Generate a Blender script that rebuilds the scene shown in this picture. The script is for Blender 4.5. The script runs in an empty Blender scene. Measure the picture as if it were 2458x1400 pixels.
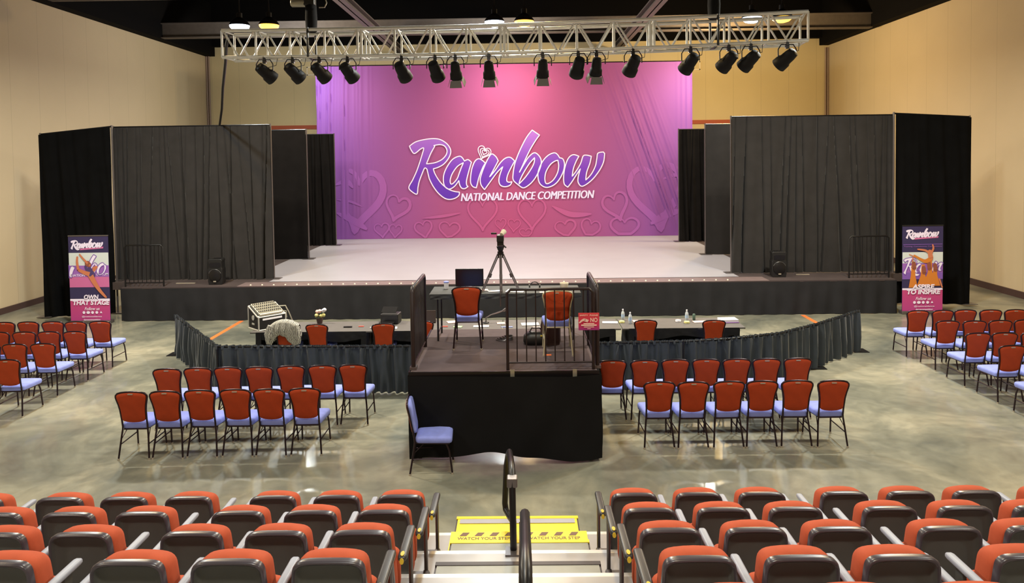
import bpy, math, random
from mathutils import Vector, Matrix, Euler
random.seed(7)
S = bpy.context.scene
COL = S.collection
PI = math.pi

# ------------------------------------------------------------------ camera, world, exposure
cam_d = bpy.data.cameras.new('camera'); cam = bpy.data.objects.new('camera', cam_d); COL.objects.link(cam)
cam_d.sensor_width = 36; cam_d.lens = 36*1775/2458
cam_d.shift_y = -251/2458; cam_d.clip_start = .05; cam_d.clip_end = 200
cam.matrix_world = Matrix.Translation((0, 0, 4)) @ Matrix.Rotation(.0118, 4, 'Z') @ Matrix.Rotation(PI/2-.0389, 4, 'X') @ Matrix.Rotation(-.013, 4, 'Z')
S.camera = cam
W = bpy.data.worlds.new('world'); S.world = W; W.use_nodes = True
W.node_tree.nodes['Background'].inputs[0].default_value = (1.0, .97, .88, 1)
W.node_tree.nodes['Background'].inputs[1].default_value = .10
S.view_settings.view_transform = 'Standard'; S.view_settings.look = 'None'
S.view_settings.gamma = 1; S.view_settings.use_curve_mapping = False
S.view_settings.exposure = -0.66
try:
    S.cycles.max_bounces = 6; S.cycles.diffuse_bounces = 4; S.cycles.glossy_bounces = 3
    S.cycles.transmission_bounces = 4; S.cycles.use_denoising = True
    S.cycles.caustics_reflective = False; S.cycles.caustics_refractive = False
    S.cycles.sample_clamp_indirect = 4
except Exception: pass

# ------------------------------------------------------------------ helpers
def lin(c):
    return tuple(((v/255)/12.92 if v/255 <= .04045 else ((v/255+.055)/1.055)**2.4) for v in c)

def mat(name, rgb, rough=.6, metal=0, noise=0, nscale=6, coat=0, emit=None, estr=0, sheen=0, spec=.5, bump=0, bscale=200, trans=0):
    m = bpy.data.materials.new(name); m.use_nodes = True
    nt = m.node_tree; b = nt.nodes['Principled BSDF']
    c = lin(rgb)+(1,)
    b.inputs['Base Color'].default_value = c
    b.inputs['Roughness'].default_value = rough; b.inputs['Metallic'].default_value = metal
    b.inputs['Specular IOR Level'].default_value = spec
    b.inputs['Coat Weight'].default_value = coat
    b.inputs['Sheen Weight'].default_value = sheen
    b.inputs['Transmission Weight'].default_value = trans
    if emit: b.inputs['Emission Color'].default_value = lin(emit)+(1,); b.inputs['Emission Strength'].default_value = estr
    tc = nt.nodes.new('ShaderNodeTexCoord')
    if noise:
        n = nt.nodes.new('ShaderNodeTexNoise'); n.inputs['Scale'].default_value = nscale; n.inputs['Detail'].default_value = 5
        nt.links.new(tc.outputs['Object'], n.inputs['Vector'])
        mr = nt.nodes.new('ShaderNodeMapRange'); mr.inputs[1].default_value = .3; mr.inputs[2].default_value = .7
        mr.inputs[3].default_value = 1-noise; mr.inputs[4].default_value = 1+noise
        nt.links.new(n.outputs[0], mr.inputs[0])
        h = nt.nodes.new('ShaderNodeHueSaturation'); h.inputs['Color'].default_value = c
        nt.links.new(mr.outputs[0], h.inputs['Value']); nt.links.new(h.outputs[0], b.inputs['Base Color'])
    if bump:
        n = nt.nodes.new('ShaderNodeTexNoise'); n.inputs['Scale'].default_value = bscale
        nt.links.new(tc.outputs['Object'], n.inputs['Vector'])
        bp = nt.nodes.new('ShaderNodeBump'); bp.inputs['Strength'].default_value = bump; bp.inputs['Distance'].default_value = .01
        nt.links.new(n.outputs[0], bp.inputs['Height']); nt.links.new(bp.outputs[0], b.inputs['Normal'])
    return m

def math_node(nt, op, a, b=None):
    n = nt.nodes.new('ShaderNodeMath'); n.operation = op
    for i, v in enumerate((a, b)):
        if v is None: continue
        if isinstance(v, (int, float)): n.inputs[i].default_value = v
        else: nt.links.new(v, n.inputs[i])
    return n.outputs[0]

def wall_mat(name, rgb, axis, off):
    m = mat(name, rgb, .75); nt = m.node_tree; b = nt.nodes['Principled BSDF']
    g = nt.nodes.new('ShaderNodeNewGeometry'); sp = nt.nodes.new('ShaderNodeSeparateXYZ'); nt.links.new(g.outputs['Position'], sp.inputs[0])
    f = math_node(nt, 'FRACT', math_node(nt, 'DIVIDE', math_node(nt, 'ADD', sp.outputs[axis], off), 1.22))
    seam = math_node(nt, 'LESS_THAN', f, .012)
    n = nt.nodes.new('ShaderNodeTexNoise'); n.inputs['Scale'].default_value = .8; n.inputs['Detail'].default_value = 6
    nt.links.new(g.outputs['Position'], n.inputs['Vector'])
    v = math_node(nt, 'ADD', .94, math_node(nt, 'MULTIPLY', n.outputs[0], .12))
    v = math_node(nt, 'MULTIPLY', v, math_node(nt, 'SUBTRACT', 1.0, math_node(nt, 'MULTIPLY', seam, .22)))
    h = nt.nodes.new('ShaderNodeHueSaturation'); h.inputs['Color'].default_value = lin(rgb)+(1,)
    nt.links.new(v, h.inputs['Value']); nt.links.new(h.outputs[0], b.inputs['Base Color'])
    return m

def floor_mat():
    m = mat('polished_concrete', (150, 143, 122), .3, coat=.35); nt = m.node_tree; b = nt.nodes['Principled BSDF']
    b.inputs['Coat Roughness'].default_value = .1
    g = nt.nodes.new('ShaderNodeNewGeometry')
    n1 = nt.nodes.new('ShaderNodeTexNoise'); n1.inputs['Scale'].default_value = .55; n1.inputs['Detail'].default_value = 8; n1.inputs['Roughness'].default_value = .62; n1.inputs['Distortion'].default_value = .6
    n2 = nt.nodes.new('ShaderNodeTexNoise'); n2.inputs['Scale'].default_value = 3.2; n2.inputs['Detail'].default_value = 6; n2.inputs['Distortion'].default_value = 1.2
    for n in (n1, n2): nt.links.new(g.outputs['Position'], n.inputs['Vector'])
    r = nt.nodes.new('ShaderNodeValToRGB'); e = r.color_ramp.elements
    e[0].position = .3; e[0].color = lin((92, 96, 90))+(1,); e[1].position = .72; e[1].color = lin((178, 172, 150))+(1,)
    mid = e.new(.5); mid.color = lin((130, 130, 116))+(1,)
    nt.links.new(n1.outputs[0], r.inputs[0])
    v = math_node(nt, 'ADD', .74, math_node(nt, 'MULTIPLY', n2.outputs[0], .52))
    h = nt.nodes.new('ShaderNodeHueSaturation'); nt.links.new(r.outputs[0], h.inputs['Color']); nt.links.new(v, h.inputs['Value'])
    nt.links.new(h.outputs[0], b.inputs['Base Color'])
    ro = math_node(nt, 'ADD', .22, math_node(nt, 'MULTIPLY', n2.outputs[0], .22)); nt.links.new(ro, b.inputs['Roughness'])
    return m

def grad_mat(name, stops, axis, lo, hi, rough=.7, mirror=None, light=1.0):
    """printed colour gradient along an axis (object coordinates); mirror = centre for a symmetric one"""
    m = mat(name, (128, 128, 128), rough, spec=.2); nt = m.node_tree; b = nt.nodes['Principled BSDF']
    g = nt.nodes.new('ShaderNodeNewGeometry'); sp = nt.nodes.new('ShaderNodeSeparateXYZ'); nt.links.new(g.outputs['Position'], sp.inputs[0])
    o = sp.outputs[axis]
    if mirror is not None: o = math_node(nt, 'ABSOLUTE', math_node(nt, 'SUBTRACT', o, mirror))
    mr = nt.nodes.new('ShaderNodeMapRange'); mr.inputs[1].default_value = lo; mr.inputs[2].default_value = hi; nt.links.new(o, mr.inputs[0])
    r = nt.nodes.new('ShaderNodeValToRGB'); el = r.color_ramp.elements
    while len(el) < len(stops): el.new(.5)
    for e, (p, c) in zip(el, stops): e.position = p; e.color = tuple(min(1, v*light) for v in lin(c))+(1,)
    nt.links.new(mr.outputs[0], r.inputs[0]); nt.links.new(r.outputs[0], b.inputs['Base Color'])
    return m

def tag(o, label=None, cat=None, group=None, kind=None):
    if label: o['label'] = label
    if cat: o['category'] = cat
    if group: o['group'] = group
    if kind: o['kind'] = kind
    return o

def empty(name, loc=(0, 0, 0), rz=0, label=None, cat=None, group=None):
    o = bpy.data.objects.new(name, None); o.empty_display_size = .1; COL.objects.link(o)
    o.location = loc; o.rotation_euler = (0, 0, rz)
    return tag(o, label, cat, group)

class MB:
    def __init__(s): s.v = []; s.f = []; s.mi = []; s.cur = 0
    def add(s, vs, fs):
        b = len(s.v); s.v += [tuple(v) for v in vs]; s.f += [tuple(i+b for i in f) for f in fs]; s.mi += [s.cur]*len(fs); return s
    def box(s, c, d, rz=0, M=None):
        x, y, z = d[0]/2, d[1]/2, d[2]/2
        vs = [Vector((i, j, k)) for i in (-x, x) for j in (-y, y) for k in (-z, z)]
        R = M if M is not None else Matrix.Rotation(rz, 3, 'Z')
        vs = [R @ v + Vector(c) for v in vs]
        return s.add(vs, [(0, 1, 3, 2), (4, 6, 7, 5), (0, 4, 5, 1), (2, 3, 7, 6), (0, 2, 6, 4), (1, 5, 7, 3)])
    def tube(s, pts, r, n=8, closed=False):
        pts = [Vector(p) for p in pts]; N = len(pts); rings = []
        rr = r if isinstance(r, (list, tuple)) else [r]*N
        up = None
        for i, p in enumerate(pts):
            if closed: t = pts[(i+1) % N]-pts[i-1]
            else: t = pts[min(i+1, N-1)]-pts[max(i-1, 0)]
            t.normalize()
            if up is None:
                up = Vector((0, 0, 1)) if abs(t.z) < .9 else Vector((1, 0, 0))
            a = t.cross(up); 
            if a.length < 1e-4: a = t.orthogonal()
            a.normalize(); bb = a.cross(t); up = bb
            rings.append([p+(a*math.cos(2*PI*k/n)+bb*math.sin(2*PI*k/n))*rr[i] for k in range(n)])
        vs = [v for q in rings for v in q]; fs = []
        for i in range(N if closed else N-1):
            j = (i+1) % N
            for k in range(n): fs.append((i*n+k, i*n+(k+1) % n, j*n+(k+1) % n, j*n+k))
        if not closed: fs.append(tuple(reversed(range(n)))); fs.append(tuple((N-1)*n+k for k in range(n)))
        return s.add(vs, fs)
    def lathe(s, prof, n=20, M=None):
        M = M or Matrix.Identity(4); vs = []; fs = []
        for r, z in prof:
            for k in range(n): vs.append(M @ Vector((r*math.cos(2*PI*k/n), r*math.sin(2*PI*k/n), z)))
        for i in range(len(prof)-1):
            for k in range(n): fs.append((i*n+k, i*n+(k+1) % n, (i+1)*n+(k+1) % n, (i+1)*n+k))
        fs.append(tuple(reversed(range(n)))); fs.append(tuple((len(prof)-1)*n+k for k in range(n)))
        return s.add(vs, fs)
    def rings(s, rs, cap=(True, True)):
        n = len(rs[0]); vs = [v for r in rs for v in r]; fs = []
        for i in range(len(rs)-1):
            for k in range(n): fs.append((i*n+k, i*n+(k+1) % n, (i+1)*n+(k+1) % n, (i+1)*n+k))
        if cap[0]: fs.append(tuple(reversed(range(n))))
        if cap[1]: fs.append(tuple((len(rs)-1)*n+k for k in range(n)))
        return s.add(vs, fs)
    def grid(s, fn, nu, nv):
        vs = [fn(i/nu, j/nv) for j in range(nv+1) for i in range(nu+1)]
        fs = [(j*(nu+1)+i, j*(nu+1)+i+1, (j+1)*(nu+1)+i+1, (j+1)*(nu+1)+i) for j in range(nv) for i in range(nu)]
        return s.add(vs, fs)
    def flat(s, pts2, y, th=.0):
        """flat polygon in the XZ plane at depth y"""
        n = len(pts2); return s.add([(p[0], y, p[1]) for p in pts2], [tuple(range(n))])
    def build(s, name, m, parent=None, smooth=False, bevel=0, loc=None, label=None, seg=2, solid=0):
        me = bpy.data.meshes.new(name); me.from_pydata([tuple(v) for v in s.v], [], s.f)
        ms = m if isinstance(m, (list, tuple)) else [m]
        for q in ms: me.materials.append(q)
        if len(ms) > 1: me.polygons.foreach_set('material_index', s.mi)
        me.validate(); me.update()
        if smooth:
            me.polygons.foreach_set('use_smooth', [True]*len(me.polygons))
            try: me.set_sharp_from_angle(angle=math.radians(smooth if smooth is not True else 50))
            except Exception: pass
        o = bpy.data.objects.new(name, me); COL.objects.link(o)
        if parent: o.parent = parent
        if loc: o.location = loc
        if bevel:
            md = o.modifiers.new('bevel', 'BEVEL'); md.width = bevel; md.segments = seg; md.limit_method = 'ANGLE'
        if solid:
            md = o.modifiers.new('solid', 'SOLIDIFY'); md.thickness = solid
        if label: o['label'] = label
        return o

def kids(o): return [c for c in bpy.data.objects if c.parent == o]
def copy_tree(o, parent=None, ch=None):
    c = o.copy(); COL.objects.link(c)
    if parent: c.parent = parent
    for k in TREE.get(o.name, []): copy_tree(k, c)
    return c
TREE = {}
def remember(o):
    ks = list(kids(o)); TREE[o.name] = ks
    for k in ks: remember(k)
def dup(root, loc, rz=0, label=None, group=None):
    c = root.copy(); COL.objects.link(c); c.location = loc; c.rotation_euler = (0, 0, rz)
    if label: c['label'] = label
    if group: c['group'] = group
    for k in TREE[root.name]: copy_tree(k, c)
    return c

def rrect(w, h, r, n=5, cx=0, cz=0):
    pts = []
    for (sx, sz, a0) in ((1, 1, 0), (-1, 1, PI/2), (-1, -1, PI), (1, -1, 1.5*PI)):
        for i in range(n+1):
            a = a0+i*PI/2/n
            pts.append((cx+sx*(w/2-r)+r*math.cos(a), cz+sz*(h/2-r)+r*math.sin(a)))
    return pts

def smooth_path(pts, n=6, closed=True, corner=()):
    """Catmull-Rom through pts; indices in corner stay sharp"""
    N = len(pts); out = []
    for i in range(N if closed else N-1):
        p0 = pts[(i-1) % N] if closed or i > 0 else pts[i]; p1 = pts[i]; p2 = pts[(i+1) % N]
        p3 = pts[(i+2) % N] if closed or i+2 < N else p2
        if i in corner: p0 = p1
        if (i+1) % N in corner: p3 = p2
        for k in range(n):
            t = k/n; t2 = t*t; t3 = t2*t
            out.append(tuple(.5*(2*p1[a]+(-p0[a]+p2[a])*t+(2*p0[a]-5*p1[a]+4*p2[a]-p3[a])*t2+(-p0[a]+3*p1[a]-3*p2[a]+p3[a])*t3) for a in (0, 1)))
    if not closed: out.append(tuple(pts[-1]))
    return out

def curve_fill(contours, y=0):
    """filled 2D shape with holes -> (verts, faces) in XZ plane"""
    cu = bpy.data.curves.new('tmp', 'CURVE'); cu.dimensions = '2D'; cu.fill_mode = 'BOTH'
    for c in contours:
        sp = cu.splines.new('POLY'); sp.points.add(len(c)-1)
        for p, q in zip(sp.points, c): p.co = (q[0], q[1], 0, 1)
        sp.use_cyclic_u = True
    o = bpy.data.objects.new('tmp', cu); COL.objects.link(o); bpy.context.view_layer.update()
    dg = bpy.context.evaluated_depsgraph_get(); me = bpy.data.meshes.new_from_object(o.evaluated_get(dg))
    vs = [(v.co.x, y, v.co.y) for v in me.vertices]; fs = [tuple(p.vertices) for p in me.polygons]
    bpy.data.objects.remove(o); bpy.data.curves.remove(cu); bpy.data.meshes.remove(me)
    return vs, fs

TXT = {}
def text_shape(txt, w, h, cx, cz, y, bold=.0, shear=0, rot=0, space=1):
    """lettering fitted to a w x h box centred at (cx, cz) on the plane y, facing -Y"""
    key = (txt, bold, shear, space)
    if key not in TXT:
        cu = bpy.data.curves.new('tmp', 'FONT'); cu.body = txt; cu.offset = bold; cu.shear = shear; cu.space_character = space
        cu.resolution_u = 4; cu.align_x = 'CENTER'; cu.space_line = .95
        o = bpy.data.objects.new('tmp', cu); COL.objects.link(o); bpy.context.view_layer.update()
        dg = bpy.context.evaluated_depsgraph_get(); me = bpy.data.meshes.new_from_object(o.evaluated_get(dg))
        TXT[key] = ([(v.co.x, v.co.y) for v in me.vertices], [tuple(p.vertices) for p in me.polygons])
        bpy.data.objects.remove(o); bpy.data.curves.remove(cu); bpy.data.meshes.remove(me)
    vs, fs = TXT[key]
    x0 = min(v[0] for v in vs); x1 = max(v[0] for v in vs); y0 = min(v[1] for v in vs); y1 = max(v[1] for v in vs)
    c, s_ = math.cos(rot), math.sin(rot); out = []
    for a, b in vs:
        u = ((a-x0)/(x1-x0)-.5)*w; v = ((b-y0)/(y1-y0)-.5)*h
        out.append((cx+u*c-v*s_, y, cz+u*s_+v*c))
    return out, fs

RIB = [0]
def ribbon(mb, pts, w, y, closed=True):
    """flat stroke of width w (number or function of 0..1) along pts in the XZ plane"""
    N = len(pts); vs = []; fs = []; RIB[0] = (RIB[0]+1) % 7
    for i, p in enumerate(pts):
        a = pts[(i-1) % N] if (closed or i > 0) else pts[0]; b = pts[(i+1) % N] if (closed or i < N-1) else pts[-1]
        tx, tz = b[0]-a[0], b[1]-a[1]; L = math.hypot(tx, tz) or 1; nx, nz = -tz/L, tx/L
        ww = (w(i/N) if callable(w) else w)/2
        yy = y-i*(.003/max(N, 1))-RIB[0]*.0004
        vs += [(p[0]+nx*ww, yy, p[1]+nz*ww), (p[0]-nx*ww, yy, p[1]-nz*ww)]
    for i in range(N if closed else N-1):
        j = (i+1) % N; fs.append((2*i, 2*i+1, 2*j+1, 2*j))
    mb.add(vs, fs)

# ------------------------------------------------------------------ materials
M = dict(
    floor=floor_mat(), litblack=mat('fixture_black', (11, 10, 11), .6, spec=.25),
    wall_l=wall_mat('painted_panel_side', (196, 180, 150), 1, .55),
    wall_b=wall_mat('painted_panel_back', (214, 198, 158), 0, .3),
    dark=mat('ceiling_black', (13, 12, 13), .95, spec=.1),
    beam=mat('painted_steel', (100, 92, 88), .6, noise=.1),
    cloth=mat('black_drape', (44, 42, 42), .9, sheen=.1, noise=.12, nscale=3, spec=.2),
    cloth2=mat('shaded_black_drape', (9, 9, 10), .95, noise=.2, nscale=3, spec=.1),  # side curtains: their dimmer lighting put into a darker drape colour
    cloth4=mat('black_wing_cloth', (26, 24, 24), .95, noise=.15, nscale=3, spec=.1),
    cloth3=mat('skirt_cloth', (33, 33, 37), .8, noise=.15, nscale=2.5, spec=.25),
    fence=mat('pleated_cloth', (52, 60, 68), .6, sheen=.2, noise=.15, nscale=4, spec=.4),
    riser_cloth=mat('riser_skirt', (15, 15, 17), .85, noise=.2, nscale=2, spec=.2),
    white_floor=mat('dance_floor_vinyl', (166, 164, 172), .4, noise=.03, nscale=1.2),
    deckdark=mat('stage_deck_dark', (72, 62, 62), .6, noise=.12, nscale=3),
    carpet=mat('riser_carpet', (84, 72, 74), .9, noise=.1, nscale=5, spec=.2),
    alu=mat('truss_aluminium', (214, 212, 204), .42, .45, noise=.06, nscale=9),
    black=mat('black_paint', (20, 19, 20), .45),
    blackmetal=mat('black_metal', (24, 22, 24), .35, .3),
    bronze=mat('chair_frame_metal', (58, 46, 52), .28, .8),
    cream=mat('cream_metal', (190, 180, 150), .35, .3),
    rust=mat('red_upholstery', (168, 62, 28), .75, noise=.06, nscale=14, spec=.25),
    blue=mat('blue_upholstery', (140, 152, 228), .75, noise=.07, nscale=12, spec=.25),
    slot=mat('chair_handle_insert', (175, 165, 150), .4, .3),
    orange=mat('seat_upholstery', (184, 84, 54), .8, noise=.05, nscale=18, spec=.25, bump=.08, bscale=300),
    shell=mat('seat_shell_plastic', (72, 74, 72), .6, noise=.06, nscale=8),
    rim=mat('seat_rim_plastic', (66, 60, 68), .3, noise=.05, nscale=8),
    armgrey=mat('armrest_grey', (158, 164, 180), .45),
    armdark=mat('armrest_dark', (52, 50, 52), .4),
    yellowtag=mat('yellow_number_tag', (214, 188, 60), .4),
    post=mat('seat_post_metal', (110, 104, 104), .35, .6),
    deck=mat('bleacher_deck', (176, 172, 172), .32, noise=.08, nscale=2.5),
    nose=mat('aluminium_nosing', (236, 234, 232), .3, .2, noise=.04),
    steptop=mat('step_grey', (150, 150, 140), .45, noise=.08),
    stepedge=mat('step_dark_edge', (62, 52, 54), .5),
    yellow=mat('safety_yellow', (246, 222, 52), .5, noise=.05),
    stepgrey=mat('anti_slip_grey', (172, 170, 180), .6),
    inkbrown=mat('hatch_ink', (116, 84, 66), .6),
    white=mat('white_paper', (240, 238, 246), .6),
    pink=mat('pink_paper', (232, 190, 182), .6), green=mat('green_paper', (170, 208, 150), .6),
    yel=mat('yellow_pad', (224, 218, 140), .6), red=mat('red_paper', (200, 72, 56), .6),
    tape=mat('orange_tape', (246, 122, 62), .5),
    tabletop=mat('table_cloth_top', (84, 80, 78), .7, noise=.06),
    tabletop2=mat('riser_table_cloth', (52, 54, 54), .7, noise=.06),
    screen=mat('screen_black', (14, 8, 16), .25), laptop=mat('laptop_lid', (74, 62, 52), .4, .3),
    trim=mat('corner_trim', (150, 128, 118), .5), trimdark=mat('dark_base', (66, 46, 44), .6),
    stripe=mat('red_stripe', (176, 86, 58), .6), frame=mat('white_frame', (230, 220, 200), .5),
    board=mat('riser_rail', (38, 26, 28), .4, .3), hoist=mat('hoist_metal', (160, 156, 140), .4, .5),
    tripod=mat('tripod_metal', (92, 84, 86), .35, .6),
)

# ------------------------------------------------------------------ room
XL, XR, YB, YF = -13.95, 13.65, 33.0, -6.0
def struct(mb, name, m, **k):
    o = mb.build(name, m, **k); o['kind'] = 'structure'; return o
struct(MB().add([(XL-.2, YF, 0), (XR+.2, YF, 0), (XR+.2, YB+.2, 0), (XL-.2, YB+.2, 0), (XL-.2, YF, -.2), (XR+.2, YF, -.2), (XR+.2, YB+.2, -.2), (XL-.2, YB+.2, -.2)],
                [(0, 1, 2, 3), (7, 6, 5, 4), (0, 4, 5, 1), (1, 5, 6, 2), (2, 6, 7, 3), (3, 7, 4, 0)]), 'floor', M['floor'])
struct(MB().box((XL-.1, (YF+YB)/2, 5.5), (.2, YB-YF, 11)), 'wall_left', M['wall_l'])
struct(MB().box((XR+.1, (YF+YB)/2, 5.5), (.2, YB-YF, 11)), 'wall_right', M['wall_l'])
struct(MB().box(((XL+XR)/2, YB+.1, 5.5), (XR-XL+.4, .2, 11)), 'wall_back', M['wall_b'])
struct(MB().box(((XL+XR)/2, YF-.1, 5.5), (XR-XL+.4, .2, 11)), 'wall_front', M['wall_b'])
struct(MB().box(((XL+XR)/2, (YF+YB)/2, 11.1), (XR-XL+.4, YB-YF+.4, .2)), 'ceiling', M['dark'])
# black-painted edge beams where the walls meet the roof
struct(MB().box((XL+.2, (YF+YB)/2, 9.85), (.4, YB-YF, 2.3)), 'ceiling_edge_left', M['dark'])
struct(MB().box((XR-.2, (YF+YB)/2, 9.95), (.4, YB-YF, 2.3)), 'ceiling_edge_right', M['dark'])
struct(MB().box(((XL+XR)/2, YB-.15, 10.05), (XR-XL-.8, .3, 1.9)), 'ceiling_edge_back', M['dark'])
def ibeam(mb, a, b, h=.5, w=.24, t=.04):
    a, b = Vector(a), Vector(b); d = (b-a); L = d.length; c = (a+b)/2; rz = math.atan2(d.y, d.x)
    mb.box(c+Vector((0, 0, t/2)), (L, w, t), rz); mb.box(c+Vector((0, 0, h/2)), (L, t, h), rz); mb.box(c+Vector((0, 0, h)), (L, w, t), rz)
for i, y in enumerate((28.2, 21.4, 14.6, 7.8, 1.0)):
    mb = MB(); ibeam(mb, (XL+.4, y, 8.72), (XR-.4, y, 8.72), .55, .3); struct(mb, 'ceiling_beam', M['beam'])
for x in (-5.05, 4.15):
    mb = MB(); ibeam(mb, (x, YF+.2, 8.5), (x, YB-.35, 8.5), .22, .34); struct(mb, 'ceiling_girder', M['beam'])
for x, n in ((XL+.09, 'trim_1'), (XR-.09, 'trim_2')):
    mb = MB()
    for q in (-.05, .05): mb.tube([(x+q, YB-.06, .0), (x+q, YB-.06, 8.7)], .04, 8)
    struct(mb, n, M['trim'], smooth=True)
struct(MB().box((XL+.02, 19.0, 4.3), (.04, .06, 8.6)), 'trim_3', M['trim'])
struct(MB().box((XL+.03, (YF+YB)/2, .08), (.06, YB-YF, .16)), 'baseboard_left', M['trimdark'])
struct(MB().box((XR-.03, (YF+YB)/2, .09), (.06, YB-YF, .18)), 'baseboard_right', M['trimdark'])
struct(MB().box(((XL+XR)/2, YB-.02, 5.5), (XR-XL-.5, .04, .17)), 'trim_4', M['stripe'])
for x in (-9.25, 7.8):
    t = empty('wall_vent', (x, YB-.05, 7.98), 0, 'small square white framed vent on back wall, beside the backdrop top %s corner' % ('left' if x < 0 else 'right'), 'vent')
    mb = MB()
    for a, b, c, d in ((0, .17, .38, .05), (0, -.17, .38, .05), (.17, 0, .05, .38), (-.17, 0, .05, .38)): mb.box((a, 0, b), (c, .08, d))
    mb.build('frame', M['frame'], t)
    MB().box((0, .02, 0), (.3, .03, .3)).build('panel', M['wall_b'], t)

# ------------------------------------------------------------------ high bay lamps (three pairs in view, the other rows light the hall)
def area(name, loc, power, color, size, spread=PI*.93):
    l = bpy.data.lights.new(name, 'AREA'); l.shape = 'DISK'; l.size = size; l.energy = power; l.color = color
    l.spread = spread
    o = bpy.data.objects.new(name, l); COL.objects.link(o); o.location = loc; return o
COOL, WARM = (.92, .99, .98), (1.0, .66, .24)
M['cool_disc'] = mat('cool_lens', (255, 255, 255), .3, emit=(225, 236, 255), estr=14)
M['warm_disc'] = mat('warm_lens', (255, 240, 210), .3, emit=(255, 158, 48), estr=8)
def lamp(x, y, z, warm, label=None):
    t = empty('high_bay_lamp', (x, y, z), 0, label or 'high bay ceiling lamp', 'ceiling lamp', 'high bay lamps under the roof')
    MB().lathe([(.29, 0), (.285, .04), (.2, .16), (.1, .22), (.085, .23), (.085, .36), (.03, .38)], 24).build('reflector_housing', M['blackmetal'], t, smooth=True)
    MB().tube([(0, 0, .37), (0, 0, 8.75-z)], .02, 6).build('hanging_rod', M['blackmetal'], t)
    MB().lathe([(.285, -.005), (.27, -.06), (.2, -.12), (.1, -.15), (.02, -.155)], 24).build('lens', M['warm_disc' if warm else 'cool_disc'], t, smooth=True)
for row, y in enumerate((21.8, 26.8, 14.8, 7.8, .8)):
    for c, x in enumerate((-8.2, -.71, 6.8)):
        for k in (0, 1):
            xx = x+k*.87; p = {21.8: 400, 26.8: 360, 14.8: 850, 7.8: 250, .8: 320}[y]
            if k: p *= .6
            a = area('lamp_light', (xx, y, 7.86), p*(.45 if y == 26.8 else 1), WARM if k else COOL, .5)
            if y == 26.8:
                pl = bpy.data.lights.new('lamp_glow', 'POINT'); pl.energy = p*(1.0, 1.0, 1.5, 1.0, .6, 8.0)[c*2+k if c != 0 else 0]*(1.7 if c == 0 and not k else 1); pl.color = WARM if k else COOL; pl.shadow_soft_size = .25
                po = bpy.data.objects.new('lamp_glow', pl); COL.objects.link(po); po.location = (xx, y, 7.7)
            if row == 0:
                lamp(xx, y, 8.0, k, '%s glowing high bay lamp of the %s pair above the truss' % (('amber', 'white')[1-k], ('left', 'middle', 'right')[c]))
# ------------------------------------------------------------------ stage
st = empty('stage', (0, 0, 0), 0, 'long low performance stage with white dance floor and black skirt', 'stage')
SX0, SX1, SY0, SY1, SZ = -10.15, 9.35, 18.45, 29.9, .85
MB().box(((SX0+SX1)/2, (SY0+SY1)/2+.03, SZ-.1), (SX1-SX0, SY1-SY0-.06, .2)).build('deck', M['deckdark'], st)
MB().add([(-6.6, 19.1, SZ+.012), (5.62, 19.1, SZ+.012), (5.62, 19.75, SZ+.012), (6.4, 19.75, SZ+.012), (6.4, 29.6, SZ+.012), (-7.4, 29.6, SZ+.012), (-7.4, 19.75, SZ+.012), (-6.6, 19.75, SZ+.012)], [tuple(range(8))]).build('dance_floor', M['white_floor'], st)
MB().box((-.5, 18.78, SZ+.003), (13.4, .6, .006)).build('front_strip', mat('strip_grey_brown', (118, 102, 102), .5, noise=.1), st)
for x0_, x1_ in ((-10.97, SX0), (SX1, 9.98)):
    MB().box(((x0_+x1_)/2, 21.2, SZ-.1), (x1_-x0_, 3.7, .2)).build('side_deck', M['deckdark'], st)
    for yy in (19.5, 22.9): MB().tube([((x0_+x1_)/2, yy, 0), ((x0_+x1_)/2, yy, SZ-.2)], .03, 8).build('deck_leg', M['post'], st)
def cloth_line(mb, path, zt, zb, amp=.05, wl=.35, seed=1, gather=.5, step=.035, nv=12, slant=.3, crease=None):
    """hanging cloth with irregular folds along a polyline path"""
    rnd = random.Random(seed); P = [Vector((p[0], p[1])) for p in path]
    L = [0]
    for a, b in zip(P, P[1:]): L.append(L[-1]+(b-a).length)
    T = L[-1]; nu = max(8, int(T/step))
    folds = [(wl*rnd.uniform(.5, 1.8), rnd.uniform(0, 6.28), rnd.uniform(.4, 1), rnd.uniform(-1, 1)*slant) for _ in range(6)]
    CR = []; s_ = .1
    while crease and s_ < T-.06:
        CR.append((s_, rnd.uniform(-.22, .28)*slant*2, crease[1]*rnd.uniform(.35, 1.1), rnd.uniform(.018, .034))); s_ += crease[0]*rnd.choice((.35, .6, .9, 1.2, 1.7))
    def at(s):
        for i in range(len(P)-1):
            if s <= L[i+1]+1e-9:
                t = (s-L[i])/(L[i+1]-L[i]); d = (P[i+1]-P[i]).normalized(); return P[i].lerp(P[i+1], t), Vector((d.y, -d.x))
        return P[-1], Vector((d.y, -d.x))
    def fn(u, v):
        s = u*T; p, n = at(min(s, T)); f = 0
        for w, ph, am, sl in folds: f += am*math.sin(2*PI*(s+sl*v*1.2)/w+ph)
        f /= 2.2; f = math.copysign(abs(f)**.75, f)
        for s0, sl, dp, wd in CR:
            q = (s-s0-sl*v)/(wd*(.6+.5*v)); 
            if abs(q) < 3: f -= dp/amp*math.exp(-q*q)*(.75+.25*v)
        k = gather+(1-gather)*min(1, v*1.6)
        q = p+n*(f*amp*k)
        zt_ = zt(u) if callable(zt) else zt; zb_ = zb(u) if callable(zb) else zb
        return (q.x, q.y, zt_+(zb_-zt_)*v)
    mb.grid(fn, nu, nv); return mb
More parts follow.
